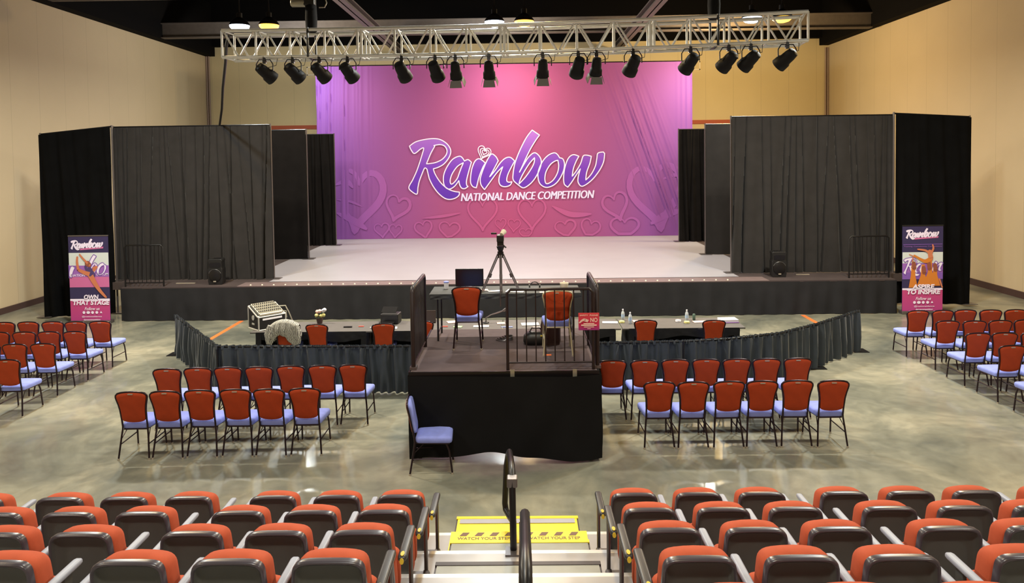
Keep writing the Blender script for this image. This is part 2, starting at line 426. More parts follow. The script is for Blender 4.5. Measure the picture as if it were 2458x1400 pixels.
cloth_line(MB(), [(SX0, 19.6), (SX0, SY0), (-4, SY0-.04), (2.5, SY0-.02), (SX1, SY0), (SX1, 19.6)], SZ-.02, .01, .028, .5, 3, .3, .05).build('skirt', M['cloth3'], st, smooth=75)
MB().box((-.4, SY0+.02, SZ-.015), (SX1-SX0-.6, .04, .03)).build('front_edge', M['stepedge'], st)
stud0 = None
for i in range(42):
    x = -6.9+i*.295
    if stud0 is None: stud0 = MB().lathe([(.022, 0), (.02, .02), (.008, .03)], 8).build('stud', M['frame'], st, smooth=True); stud0.location = (x, 18.62, SZ)
    else:
        c = stud0.copy(); COL.objects.link(c); c.location = (x, 18.62, SZ)
# floor tape strips
for (x, y, l, a, d) in ((-6.65, 17.35, 1.75, 1.42, 'left'), (6.95, 17.55, 1.6, 1.63, 'right')):
    pass
t1 = MB().box((0, 0, .003), (.1, 2.3, .006)).build('floor_tape', M['tape']); t1.location = (-7.05, 17.2, 0)
tag(t1, 'strip of orange tape on the concrete floor behind left barrier end', 'tape')
t2 = MB().box((0, 0, .003), (.1, 1.9, .006)).build('floor_tape', M['tape']); t2.location = (6.98, 17.4, 0)
tag(t2, 'strip of orange tape on the concrete floor behind right barrier end', 'tape')

# ------------------------------------------------------------------ curtains on stage
def curtain(path, zt, zb, m, label, amp=.07, wl=.4, seed=1, posts=None, slant=.3, pipe=True, nv=16, crease=None):
    x0, y0 = path[0]
    t = empty('pipe_and_drape_curtain', (x0, y0, 0), 0, label, 'curtain')
    pp = [(p[0]-x0, p[1]-y0) for p in path]
    cloth_line(MB(), pp, zt, zb, amp, wl, seed, .45, nv=nv, slant=slant, step=.016 if crease else .035, crease=crease).build('drape', m, t, smooth=80)
    a, b = pp[0], pp[-1]; za, zb_ = (zt(0), zt(1)) if callable(zt) else (zt, zt)
    z0 = min(zb(u/10) for u in range(11)) if callable(zb) else zb
    MB().tube([(a[0], a[1]+.09, za+.015), (b[0], b[1]+.09, zb_+.015)], .022, 8).build('top_pipe', M['blackmetal'], t)
    for q, zz in ((a, za), (b, zb_)):
        mb = MB(); mb.tube([(q[0], q[1]+.09, z0), (q[0], q[1]+.09, zz+.05)], .025, 8)
        mb.box((q[0], q[1]+.09, z0+.006), (.36, .3, .012)); mb.build('upright', M['post'], t)
    return t
curtain([(-12.42, 18.95), (-10.80, 19.40)], lambda u: 4.76+.2*u, .02, M['cloth2'], 'black side curtain standing on the floor behind left roll-up banner', .05, .3, 11)
curtain([(-10.88, 19.62), (-6.62, 19.5)], 4.95, SZ+.01, M['cloth'], 'wide front left wing curtain with deep folds behind left speaker', .035, .6, 5, slant=.5, crease=(.2, .17))
curtain([(-8.6, 23.4), (-6.80, 23.4)], 4.97, SZ+.02, M['cloth4'], 'flat black middle wing curtain on left of stage', .02, .8, 6)
curtain([(-8.6, 27.1), (-6.85, 27.1)], 4.95, SZ+.02, M['cloth4'], 'black rear wing curtain on left of stage nearest backdrop', .03, .4, 8, crease=(.2, .12))
curtain([(5.6, 19.65), (9.87, 19.65)], 5.0, SZ+.01, M['cloth'], 'wide front right wing curtain with deep folds behind right speaker', .035, .6, 18, slant=.5, crease=(.24, .17))
curtain([(5.85, 23.4), (7.6, 23.4)], 4.97, SZ+.02, M['cloth'], 'plain dark middle wing curtain on right of stage', .035, .8, 19)
curtain([(5.78, 27.0), (7.5, 27.0)], 4.95, SZ+.02, M['cloth4'], 'black rear wing curtain on right of stage nearest backdrop', .03, .4, 23, crease=(.15, .12))
curtain([(9.81, 19.48), (11.62, 19.2)], lambda u: 5.03-.13*u, .05, M['cloth2'], 'black side curtain standing on the floor behind right roll-up banner', .05, .3, 29)

# ------------------------------------------------------------------ backdrop with logo
BY = 29.2
bd = empty('stage_backdrop', (0, 0, 0), 0, 'large pink and purple printed backdrop with script logo behind the stage', 'backdrop')
BX0, BX1, BZ0, BZ1 = -8.02, 6.76, SZ+.015, 7.70
STOPS = [(0, (174, 80, 126)), (.35, (164, 82, 132)), (.65, (148, 82, 148)), (1, (132, 84, 172))]
M['bd'] = grad_mat('printed_backdrop', STOPS, 0, .0, 7.2, mirror=-.5)
M['bd_h'] = grad_mat('printed_hearts', STOPS, 0, .0, 7.2, mirror=-.5, light=1.22)
def bdf(u, v):
    x = BX0+(BX1-BX0)*u; z = BZ1+(BZ0-BZ1)*v; y = 0
    if u < .16:
        k = (1-u/.16)**.6; s = x*1.0+v*.25*k
        y = k*.05*(math.sin(s*17)+.6*math.sin(s*29+1)+.5*math.sin(s*9+2))
        if v > .6: y *= max(0, 1-(v-.6)*2.2)
    d = (u-(.80+.17*v))
    if u > .7:
        k = max(0, 1-abs(d+.0)*11)**.8; s = (x-v*2.4)
        y += k*.05*(math.sin(s*20)+.6*math.sin(s*33+1))*min(1, v*3)*(1 if v < .8 else (1-v)*5)
        if u > .95: y += .05*math.sin(x*16)*(u-.95)*20
    return (x, BY-abs(y), z)
MB().grid(bdf, 420, 60).build('cloth', M['bd'], bd, smooth=80)
MB().tube([(BX0-.05, BY+.08, BZ1+.02), (BX1+.05, BY+.08, BZ1+.02)], .03, 8).build('top_pipe', M['blackmetal'], bd)
for x in (BX0, BX1): MB().tube([(x, BY+.12, SZ), (x, BY+.12, BZ1)], .03, 8).build('upright', M['post'], bd)
def bpx(px, py):
    """photo pixel on the backdrop -> x, z on its plane (measured print positions)"""
    c, s_ = math.cos(.013), math.sin(.013); k = BY/1775
    dx, dy = px-1249, py-380
    return ((dx*c-dy*s_)*k*.999, 4-(dx*s_+dy*c)*k)
def heart(n=40):
    pts = []
    for i in range(n):
        t = 2*PI*i/n; pts.append((16*math.sin(t)**3/32, (13*math.cos(t)-5*math.cos(2*t)-2*math.cos(3*t)-math.cos(4*t))/30))
    return pts
HM = MB(); HY = BY-.018
for (px, py, w, h, rot, bw, part) in ((858, 472, 118, 150, -.12, .30, 1), (1575, 462, 124, 156, .12, .30, 1), (953, 497, 58, 62, -.3, .13, 1), (1478, 492, 60, 68, .3, .13, 1),
        (915, 552, 36, 36, .1, .07, 1), (948, 554, 30, 34, -.1, .06, 1), (1016, 550, 42, 44, .2, .08, 1), (1078, 552, 50, 44, -.1, .08, 1), (1158, 510, 70, 78, 0, .09, 1),
        (1202, 538, 26, 30, .1, .05, 1), (1234, 540, 30, 32, -.1, .05, 1), (1277, 510, 66, 76, 0, .09, 1), (1262, 560, 30, 26, 0, .05, 1), (1358, 548, 50, 44, .15, .09, 1), (1417, 548, 46, 50, -.3, .08, 1),
        (1500, 546, 68, 56, .0, .11, 1)):
    cx, cz = bpx(px, py); k = BY/1775; c, s_ = math.cos(rot), math.sin(rot); pts = []
    for a, b in heart(44):
        a *= w*k; b *= h*k; pts.append((cx+a*c-b*s_, cz+a*s_+b*c))
    ph = random.random()*6
    pts = [p for p in pts if p[1]-bw*.5 > BZ0 and BX0+1 < p[0] < BX1-.2]
    ribbon(HM, pts, lambda t, bw=bw, ph=ph: bw*(.45+.55*abs(math.sin(PI*t*1.0+ph*.1))), HY, closed=False)
for a, b, c, bw in (((806, 512), (845, 530), (879, 552), .28), ((1640, 505), (1600, 515), (1562, 538), .3), ((1012, 525), (1060, 520), (1105, 512), .12), ((1325, 495), (1370, 515), (1420, 514), .22),
                    ((803, 445), (830, 436), (846, 452), .2), ((806, 480), (840, 485), (868, 497), .1), ((1585, 432), (1625, 420), (1642, 440), .16)):
    pts = smooth_path([bpx(*a), bpx(*b), bpx(*c)], 8, False); ribbon(HM, pts, lambda t, bw=bw: bw*(.15+.85*math.sin(PI*min(1, t*1.02))), HY-.002, closed=False)
HM.build('heart_pattern', M['bd_h'], bd)

LETTERS = {
 'R': [([(195,325),(260,280),(350,255),(450,243),(530,253),(600,295),(640,350),(645,400),(620,460),(570,520),(510,555),(455,572),(470,620),(510,690),(560,750),(620,795),(680,818),(740,827),(735,860),(700,890),(640,907),(580,895),(510,840),(450,760),(410,680),(385,575),(360,565),(330,630),(300,710),(285,780),(275,848),(235,835),(185,780),(230,690),(275,590),(310,490),(335,410),(350,345),(310,360),(250,405),(215,370)], (0, 11, 17, 23+1, 25, 29, 31, 36, 38)),
       ([(460,318),(530,308),(580,325),(605,370),(595,420),(550,470),(490,500),(440,512),(380,518),(400,470),(430,400),(472,325)], (0, 8, 11))],
 'a': [([(740,435),(775,455),(795,487),(835,472),(872,500),(860,540),(840,610),(818,700),(820,750),(835,765),(800,788),(765,783),(742,745),(735,700),(690,760),(640,792),(600,785),(570,740),(567,650),(600,560),(665,470)], (2, 4, 9, 13)),
       ([(785,505),(720,545),(665,620),(640,690),(645,735),(670,732),(715,680),(742,610),(765,550)], (0,))],
 'i': [([(950,462),(910,490),(880,560),(865,640),(862,720),(885,765),(925,780),(938,730),(950,680),(970,620),(1000,550),(1025,510),(990,480)], (6, 11))],
 'n': [([(1095,410),(1140,440),(1165,485),(1120,570),(1070,662),(1130,590),(1185,510),(1240,458),(1295,447),(1345,487),(1305,560),(1268,640),(1258,700),(1280,718),(1315,712),(1295,750),(1240,768),(1190,752),(1172,705),(1182,640),(1215,548),(1150,615),(1080,710),(1015,800),(978,750),(968,690),(985,620),(1020,530),(1060,450)], (2, 4, 9, 14, 20, 23))],
 'b': [([(1535,150),(1615,205),(1575,260),(1520,350),(1470,450),(1425,550),(1395,612),(1450,515),(1500,440),(1560,397),(1610,430),(1635,490),(1620,570),(1570,670),(1510,740),(1440,780),(1385,748),(1330,695),(1328,620),(1345,520),(1380,420),(1430,310),(1480,220)], (0, 1, 6, 16)),
       ([(1562,450),(1505,515),(1445,610),(1405,690),(1392,738),(1460,665),(1520,580),(1555,510)], (0, 4))],
 'o': [([(1775,398),(1810,415),(1835,452),(1870,465),(1888,520),(1875,600),(1830,690),(1770,750),(1690,775),(1625,740),(1600,670),(1605,590),(1650,490),(1710,425)], (2,)),
       ([(1815,478),(1825,540),(1810,620),(1760,700),(1695,735),(1675,690),(1685,610),(1730,530),(1780,490)], (0,))],
 'w': [([(1985,418),(2045,435),(2015,490),(1985,570),(1972,655),(2020,590),(2065,510),(2090,435),(2125,423),(2180,435),(2165,510),(2130,610),(2120,695),(2180,630),(2225,540),(2240,460),(2252,402),(2310,388),(2325,405),(2312,500),(2262,600),(2180,700),(2085,762),(2040,725),(2038,660),(2062,570),(2010,650),(1965,720),(1925,772),(1885,735),(1880,640),(1900,530),(1935,450)], (1, 4, 9, 12, 17, 18, 25, 28))]}
def letters(which, fn):
    fill = []; outl = []
    for ch in which:
        cs = [[fn(*p) for p in smooth_path(c, 6, True, cor)] for c, cor in LETTERS[ch]]
        fill.append(cs); outl += cs
    return fill, outl
def logo_xy(cx, cy): return bpx(940+cx/4.552, 280+cy/4.552)
M['logo'] = grad_mat('logo_violet', [(0, (92, 52, 176)), (.45, (120, 62, 190)), (1, (176, 112, 206))], 2, 2.3, 5.1)
M['logo_line'] = mat('logo_outline', (248, 226, 255), .6)
LZ = BY-.03
fill, outl = letters('Rainbow', logo_xy)
mb = MB()
for cs in fill: mb.add(*curve_fill(cs, LZ))
mb.build('logo_letters', M['logo'], bd)
mb = MB()
for c in outl: ribbon(mb, c, .042, LZ-.006)
def heart_lines(mb, fn, w, y):
    for sc, dx, dy in ((1, 0, 0), (.68, 4, 4), (.36, 6, 0)):
        pts = []
        for a, b in heart(36):
            a *= 145*sc; b *= 150*sc; r = .38; pts.append(fn(1008+dx+a*math.cos(r)+b*math.sin(r), 392+dy-(b*math.cos(r)-a*math.sin(r))))
        ribbon(mb, pts, w, y)
heart_lines(mb, logo_xy, .034, LZ-.006)
mb.build('logo_outline', M['logo_line'], bd)
c0 = logo_xy(1485, 866)
mb = MB()
for q_, d_ in enumerate((-.014, 0, .014)): mb.add(*text_shape('NATIONAL DANCE COMPETITION', 5.26, .31, c0[0]+d_, c0[1], LZ-.004-q_*.001, 0, .22, .012))
mb.build('subtitle_lettering', mat('subtitle_white', (226, 218, 255), .6), bd)

# ------------------------------------------------------------------ roll-up banners
M['navy'] = mat('banner_navy', (48, 40, 84), .6); M['magenta'] = grad_mat('banner_magenta', [(0, (178, 66, 138)), (1, (190, 72, 118))], 2, 0, .8)
M['lilac'] = mat('banner_lilac', (150, 96, 182), .6); M['pale'] = mat('banner_pale', (206, 214, 216), .6)
M['violet'] = mat('banner_violet', (124, 84, 176), .6); M['rose'] = mat('banner_rose', (198, 104, 160), .6)
M['skin'] = mat('print_skin', (198, 118, 84), .6); M['gold'] = mat('print_gold', (204, 122, 44), .6); M['bwhite'] = mat('banner_white', (236, 226, 252), .6)
M['dkskin'] = mat('print_brown', (140, 78, 60), .6); M['outfit'] = mat('print_outfit', (74, 58, 110), .6)
def limb(mb, pts, ws, y):
    P = smooth_path(pts, 5, False); n = len(P); ribbon(mb, P, lambda t: ws[0]+(ws[1]-ws[0])*t, y, closed=False)
    for p, w in ((P[0], ws[0]), (P[-1], ws[1])): mb.flat([(p[0]+w/2*math.cos(2*PI*k/10), p[1]+w/2*math.sin(2*PI*k/10)) for k in range(10)], y)
def banner(x, y, side):
    W_, H_ = 1.0, 2.2
    t = empty('roll_up_banner', (x, y, 0), 0, 'roll-up banner with a leaping dancer, beside the left end of the stage' if side == 'L' else 'roll-up banner with dancers in gold dresses, beside the right end of the stage', 'banner')
    MB().box((0, .06, .04), (W_+.02, .2, .08)).build('base', M['post'], t, bevel=.015)
    MB().box((0, 0, H_/2+.05), (W_, .012, H_-.1)).build('sheet', M['navy'], t)
    MB().box((0, 0, H_+.005), (W_+.01, .03, .03)).build('top_bar', M['post'] if side == 'L' else M['black'], t, bevel=.005)
    MB().tube([(0, .06, .06), (0, .06, H_)], .012, 6).build('support_pole', M['post'], t)
    u = lambda cx: (cx-365)/575*W_      # banner print coordinates measured on its photo crop
    top, bot = (80, 1390) if side == 'L' else (60, 1385)
    zz = lambda cy: H_*(1-(cy-top)/(bot-top))
    def pane(name, x0, y0, x1, y1, m, k):
        MB().flat([(u(x0), zz(y0)), (u(x1), zz(y0)), (u(x1), zz(y1)), (u(x0), zz(y1))][::-1], -.008-k*.002).build(name, m, t)
    Y = -.014
    l0, l1 = 79, 651
    def lfn(ox, oy, s): return lambda cx, cy: (u(ox+(cx-185)*s), zz(oy+(cy-530)*s))
    def back_letters(which, fn):
        for ch in which:
            fl, ol = letters(ch, fn); cl = lambda c: [(min(max(p[0], u(l0)), u(l1)), p[1]) for p in c]
            o_ = MB().add(*curve_fill([cl(c) for c in fl[0]], Y)).build('background_letter', M['bwhite'], t)
            mb = MB()
            for c in ol: ribbon(mb, cl(c), .016, Y-.001)
            mb.build('letter_outline', M['violet'], o_)
    if side == 'L':
        pane('photo_print', l0, 330, l1, 690, M['pale'], 0); pane('photo_band', l0, 520, l1, 690, M['lilac'], 1)
        pane('rose_band', l0, 690, l1, 845, M['rose'], 0); pane('lower_panel', l0, 1045, l1, 1372, M['magenta'], 0); pane('white_line', l0, 1018, l1, 1048, M['bwhite'], 1)
        back_letters('ai', lfn(-300, 560, .56)); back_letters('bo', lfn(-232, 545, .5))
        MB().add(*text_shape('NATION', .36, .06, u(205), zz(665), Y, .01, .1)).build('background_lettering', M['bwhite'], t); MB().add(*text_shape('CE COM', .3, .06, u(555), zz(650), Y, .01, .1)).build('background_lettering', M['bwhite'], t)
        mb = MB(); Y2 = Y-.004
        limb(mb, [(u(205), zz(395)), (u(200), zz(470)), (u(215), zz(580))], (.05, .07), Y2); limb(mb, [(u(215), zz(580)), (u(290), zz(620)), (u(375), zz(650))], (.07, .12), Y2)
        limb(mb, [(u(385), zz(660)), (u(450), zz(790)), (u(520), zz(900)), (u(600), zz(995))], (.14, .045), Y2)
        limb(mb, [(u(385), zz(520)), (u(300), zz(430)), (u(240), zz(350))], (.06, .03), Y2); limb(mb, [(u(430), zz(600)), (u(480), zz(540)), (u(430), zz(560))], (.07, .05), Y2)
        mb.build('dancer_print', M['skin'], t)
        mb = MB(); limb(mb, [(u(345), zz(540)), (u(375), zz(600)), (u(415), zz(660))], (.15, .15), Y2-.001); mb.build('outfit_print', M['outfit'], t)
        mb = MB(); limb(mb, [(u(350), zz(490)), (u(372), zz(510))], (.14, .12), Y2-.002); mb.build('hair_print', M['dkskin'], t)
        w1 = ('OWN', .37, u(388), zz(990)); w2 = ('THAT STAGE', .93, u(385), zz(1075))
    else:
        pane('photo_print', l0, 455, l1, 860, M['pale'], 0); pane('photo_band', l0, 620, l1, 860, M['lilac'], 1); pane('photo_lower', l0, 760, l1, 860, M['violet'], 2)
        pane('lower_panel', l0, 1020, l1, 1355, M['magenta'], 0); pane('white_line', l0, 995, l1, 1022, M['bwhite'], 1)
        back_letters('Ra', lfn(88, 655, .42)); back_letters('n', lfn(165, 640, .42))
        MB().flat([(u(90), zz(345)), (u(640), zz(340)), (u(640), zz(332)), (u(90), zz(337))], -.01).build('tagline_rule', M['violet'], t)
        Y2 = Y-.004; mb = MB()
        for px, a, b, w in ((230, 620, 985, .22), (370, 640, 960, .3), (470, 560, 940, .34), (540, 640, 960, .26)):
            mb.flat([(u(px-22), zz(a)), (u(px+22), zz(a)), (u(px+30), zz((a+b)/2)), (u(px)+w/2, zz(b)), (u(px)-w/2, zz(b)), (u(px-34), zz((a+b)/2))][::-1], Y2-.0003*px/100)
        limb(mb, [(u(470), zz(560)), (u(400), zz(590)), (u(330), zz(560)), (u(240), zz(500))], (.12, .03), Y2-.003)
        mb.build('gold_dress_print', M['gold'], t)
        for P_, W2 in (([(u(470), zz(480)), (u(400), zz(430)), (u(290), zz(410))], (.07, .03)), ([(u(480), zz(470)), (u(510), zz(400)), (u(500), zz(345))], (.06, .03)), ([(u(330), zz(560)), (u(170), zz(485))], (.03, .015)),
                ([(u(215), zz(600)), (u(225), zz(520))], (.03, .02)), ([(u(460), zz(450)), (u(475), zz(540))], (.11, .12)), ([(u(600), zz(860)), (u(640), zz(985))], (.04, .03))):
            mb = MB(); limb(mb, P_, W2, Y2-.004); mb.build('dancer_print', M['skin'], t)
        mb = MB()
        for px, py in ((235, 620), (375, 690), (450, 630), (535, 650)): limb(mb, [(u(px), zz(py)), (u(px+8), zz(py+70))], (.1, .1), Y2-.005)
        mb.build('hair_print', M['dkskin'], t)
        w1 = ('ASPIRE', .55, u(375), zz(970)); w2 = ('TO INSPIRE', .83, u(380), zz(1050))
        mb = MB(); mb.add(*text_shape('Training, Conventions, Competitions', .93, .035, u(365), zz(370), -.014, .005)); mb.build('tagline_lettering', M['lilac'], t)
    for w_, h_ in ((w1, .115), (w2, .12)): MB().add(*text_shape(w_[0], w_[1], h_, w_[2], w_[3], Y-.008, .045, .15)).build('slogan_lettering', M['bwhite'], t)
    for i in range(5):
        cx, cz, r = u(275+i*62 if side == 'L' else 250+i*62), zz(1222 if side == 'L' else 1208), .036
        MB().flat([(cx+r*(1.3 if i == 1 else 1)*math.cos(-2*PI*k/(3 if i == 4 else 14)+PI/2), cz+r*math.sin(-2*PI*k/(3 if i == 4 else 14)+PI/2)) for k in range(3 if i == 4 else 14)], Y-.008).build('round_icon' if i < 4 else 'bell_icon', M['bwhite'], t)
    fz = zz(1165 if side == 'L' else 1150); MB().add(*text_shape('Follow us', .38, .075, u(395 if side == 'L' else 375), fz, Y-.008, .012, .3)).build('follow_lettering', M['bwhite'], t)
    q = 1285 if side == 'L' else 1268
    MB().add(*text_shape('@nationaldance', .5, .05, u(388), zz(q), Y-.008, .004)).build('address_lettering', M['bwhite'], t)
    MB().add(*text_shape('dancecompetition', .42, .05, u(388), zz(q+48), Y-.008, .02, .1)).build('address_lettering', M['bwhite'], t)
    # logo on the dark top
    oy = 205 if side == 'L' else 180; mb = MB(); s = .216
    f2 = lambda cx, cy: (u(118+(cx-185)*s+(0 if side == 'L' else 8)), zz(oy+(cy-530)*s*1.0))
    fl, ol = letters('Rainbow', f2)
    for cs in fl: mb.add(*curve_fill(cs, -.012))
    for c in ol: ribbon(mb, c, .012, -.013)
    mb.build('logo_letters', M['bwhite'], t)
    MB().flat([(u(250), zz(oy+62)), (u(585), zz(oy+36)), (u(580), zz(oy+62)), (u(245), zz(oy+85))][::-1], -.012).build('logo_bar', M['rose'], t)
    return t
banner(-10.8, 18.25, 'L'); banner(9.93, 18.35, 'R')

# ------------------------------------------------------------------ speakers and rails on the stage
def speaker(x, y, label):
    t = empty('loudspeaker', (x, y, SZ), 0, label, 'speaker', 'loudspeakers on the stage')
    w, d, h = .38, .34, .66
    prof = [(-w/2+.02, 0), (w/2-.02, 0), (w/2, .1), (w/2, h*.6), (w/2-.02, h*.68), (w/2-.02, h*.86), (w/2, h-.03), (w/2-.03, h), (-w/2+.03, h), (-w/2, h-.03), (-w/2+.02, h*.86), (-w/2+.02, h*.68), (-w/2, h*.6), (-w/2, .1)]
    mb = MB(); mb.rings([[(a, -d/2, b) for a, b in prof], [(a*.75, d/2, b) for a, b in prof]]); mb.build('cabinet', M['black'], t, bevel=.012)
    MB().lathe([(.155, 0), (.155, .012), (.13, .02), (.03, .035)], 28, Matrix.Translation((0, -d/2-.005, .23)) @ Matrix.Rotation(PI/2, 4, 'X')).build('woofer_grille', M['blackmetal'], t, smooth=True)
    mb = MB(); mb.rings([[(a*.36, -d/2-.005-.03*k, .51+b*.2) for a, b in rrect(.8, .6, .2, 4)] for k in (0, .2)]); mb.build('horn', M['blackmetal'], t)
    pts = [(.165*math.cos(a), -d/2-.012, .235+.165*math.sin(a)) for a in [PI*.12+PI*.76*i/14 for i in range(15)]]
    MB().tube(pts, .008, 6).build('trim_ring', mat('speaker_trim', (90, 90, 92), .3, .5), t, smooth=True)
    MB().box((.0, -d/2-.03, .09), (.07, .006, .028)).build('badge', M['slot'], t)
    MB().box((0, 0, h+.008), (.16, .05, .016)).build('handle', M['blackmetal'], t, bevel=.004)
speaker(-7.87, 18.95, 'black loudspeaker on left side of stage in front of wing curtain')
speaker(6.62, 19.15, 'black loudspeaker on right side of stage in front of wing curtain')
def guard(name, x0, x1, y, z, h, label, n, m=None, cat='railing'):
    m = m or M['blackmetal']; t = empty(name, (x0, y, z), 0, label, cat); L = x1-x0
    MB().tube([(0, 0, 0), (0, 0, h-.05), (.05, 0, h), (L-.05, 0, h), (L, 0, h-.05), (L, 0, 0)], .02, 8).build('frame', m, t, smooth=True)
    MB().tube([(0, 0, .1), (L, 0, .1)], .014, 6).build('bottom_rail', m, t)
    for i in range(n):
        MB().tube([(L*(i+1)/(n+1), 0, .1), (L*(i+1)/(n+1), 0, h)], .009, 6).build('baluster', m, t)
    return t
guard('stage_guard_rail', -10.1, -9.12, 18.62, SZ, 1.06, 'low black guard rail at left end of the stage', 8)
guard('stage_guard_rail', 8.3, 9.3, 18.75, SZ, 1.06, 'low black guard rail at right end of the stage', 8)
for x0, y0, l, side in ((-8.75, 19.05, .5, 'left'), (7.35, 19.35, .35, 'right')):
    o = MB().box((0, 0, .008), (l, .06, .016)).build('gaffer_tape', M['slot']); o.location = (x0, y0, SZ+.0); tag(o, 'short pale strip of tape on the %s stage floor beside the speaker' % side, 'tape')

# ------------------------------------------------------------------ lighting truss
TR0 = Vector((-5.37, 13.7, 0)); TR1 = Vector((4.85, 12.72, 0)); TZ0, TZ1 = 5.90, 6.38
tr = empty('lighting_truss', (0, 0, 0), 0, 'long silver aluminium box truss hanging over the front of the hall', 'truss')
tdir = (TR1-TR0).normalized(); tn = Vector((-tdir.y, tdir.x, 0)); TW = .24
def tp(s, side, z): return TR0+tdir*s+tn*(side*TW)+Vector((0, 0, z-.06*math.sin(PI*s/(TR1-TR0).length)))
TL = (TR1-TR0).length
for side, z in ((-1, TZ0), (1, TZ0), (-1, TZ1), (1, TZ1)):
    MB().tube([tp(TL*i/12, side, z) for i in range(13)], .031, 10).build('chord', M['alu'], tr, smooth=True)
NB = 16; bl = TL/NB
for i in range(NB+1):
    mb = MB(); s = i*bl
    ds = ((-.035, .035) if (i % 4 == 0 and 0 < i < NB) else (0,))
    for d in ds:
        mb = MB()
        for side in (-1, 1): mb.tube([tp(s+d, side, TZ0), tp(s+d, side, TZ1)], .021 if len(ds) < 2 else .024, 6)
        for z in (TZ0, TZ1): mb.tube([tp(s+d, -1, z), tp(s+d, 1, z)], .014, 6)
        mb.build('cross_frame', M['alu'], tr, smooth=True)
for i in range(NB):
    mb = MB(); s = i*bl
    for side in (-1, 1):
        MB().tube([tp(s+.03, side, TZ1), tp(s+bl/2-.01, side, TZ0), tp(s+bl/2+.01, side, TZ0), tp(s+bl-.03, side, TZ1)], .017, 6).build('diagonal_brace', M['alu'], tr, smooth=True)
# hoists
for px, nm in ((-3.78, 'left'), (3.36, 'right')):
    s = (px-TR0.x)/tdir.x; b = tp(s, 0, 0); t = empty('chain_hoist', (b.x, b.y, 6.84), 0, 'black chain hoist with yellow hook carrying the %s part of the truss' % nm if nm == 'right' else 'black chain hoist with silver motor carrying the left part of the truss', 'hoist')
    MB().lathe([(.07, -.5), (.1, -.48), (.11, -.25), (.1, -.02), (.08, 0)], 14).build('chain_bag', M['riser_cloth'], t, smooth=True)
    mb = MB(); mb.box((-.02, 0, .06), (.2, .16, .16)); mb.build('motor_body', M['black'], t, bevel=.02)
    MB().lathe([(.06, -.16), (.08, -.14), (.08, .1), (.05, .12)], 14, Matrix.Translation((-.2, 0, .04)) @ Matrix.Rotation(PI/2, 4, 'Y')).build('motor_housing', M['hoist'], t, smooth=True)
    MB().tube([(.12, -.05, .12), (.27, -.05, .12), (.3, -.05, .02), (.26, -.05, -.06), (.16, -.05, -.06)], .012, 6).build('handle', M['hoist'], t, smooth=True)
    MB().box((0, -.09, .16), (.16, .02, .04)).build('hook_plate', M['yellowtag'], t, bevel=.005)
    MB().tube([(.03, 0, .1), (.03, 0, 1.55)], .012, 6).build('lift_chain', M['hoist'], t)
    mb = MB(); w = 6.84
    mb.tube([(0, -.05, -.46), (0, -.26, TZ1-w), (0, -.27, TZ0-w-.03), (0, .0, TZ0-w-.05), (0, .27, TZ0-w-.03), (0, .26, TZ1-w), (0, .05, -.46)], .022, 6)
    mb.build('sling', M['black'], t, smooth=True)
# stage lights
def fixture(x, small, label, group='stage lights hanging from the truss'):
    s = (x-TR0.x)/tdir.x; b = tp(s, 0, 0); z = TZ0-.03-.06*math.sin(PI*s/TL)
    t = empty('stage_light', (b.x, b.y-.24, z), 0, label, 'stage light', group)
    aim = Vector((x*-.35-b.x*.9, 6.2, -6.0)).normalized() if not small else Vector((-b.x*.25, 3.4, -6)).normalized()
    R = aim.to_track_quat('-Z', 'Y').to_matrix().to_4x4()
    H = Matrix.Translation((0, 0, -.24)) @ R; k = .85 if small else 1
    MB().lathe([(.04*k, .17*k), (.085*k, .15*k), (.10*k, .06*k), (.105*k, -.05*k), (.125*k, -.08*k), (.13*k, -.2*k), (.12*k, -.21*k), (.1*k, -.19*k)], 18, H).build('lamp_body', M['litblack'], t, smooth=True)
    mb = MB()
    mb.tube([(-.15, 0, -.22), (-.15, 0, -.1), (-.1, 0, -.02), (.1, 0, -.02), (.15, 0, -.1), (.15, 0, -.22)], .01, 6); mb.build('yoke', M['blackmetal'], t, smooth=True)
    mb = MB(); mb.box((0, 0, .0), (.05, .06, .09)); mb.build('clamp', M['blackmetal'], t, bevel=.008)
    if small:
        mb = MB()
        for a in range(4):
            mb.box((0, 0, 0), (.0, .0, .0)) if False else None
            c, s_ = math.cos(a*PI/2), math.sin(a*PI/2)
            q = [H @ Vector(v) for v in ((c*.11-s_*.09, s_*.11+c*.09, -.17), (c*.11+s_*.09, s_*.11-c*.09, -.17), (c*.15+s_*.11, s_*.15-c*.11, -.29), (c*.15-s_*.11, s_*.15+c*.11, -.29))]
            mb.add(q, [(0, 1, 2, 3)])
        mb.build('barn_doors', mat('barn_door_grey', (96, 94, 92), .5) if 'bdg' not in M else M['bdg'], t, solid=.004)
    pts = [(.06, .02, -.16), (.2, .03, -.12), (.22, .06, 0.02), (.17, .1, .06)]
    MB().tube([(a, b, c) for a, b, c in pts], .006, 5).build('power_cable', M['black'], t, smooth=True)
    MB().box((0, .0, -.06), (.06, .05, .06)).build('yoke_knob', M['blackmetal'], t)
M['bdg'] = mat('barn_door_grey', (96, 94, 92), .5)
FX = [-4.6, -4.07, -3.58, -3.06, -2.08, -1.48, -1.12, -.53, .41, 1.02, 1.33, 1.95, 2.91, 3.54, 3.9, 4.49]
ORD = ['leftmost', 'second from left', 'third from left', 'fourth from left', 'fifth from left', 'sixth from left', 'seventh from left', 'eighth from left']
ORR = ['rightmost', 'second from right', 'third from right', 'fourth from right', 'fifth from right', 'sixth from right', 'seventh from right', 'eighth from right']
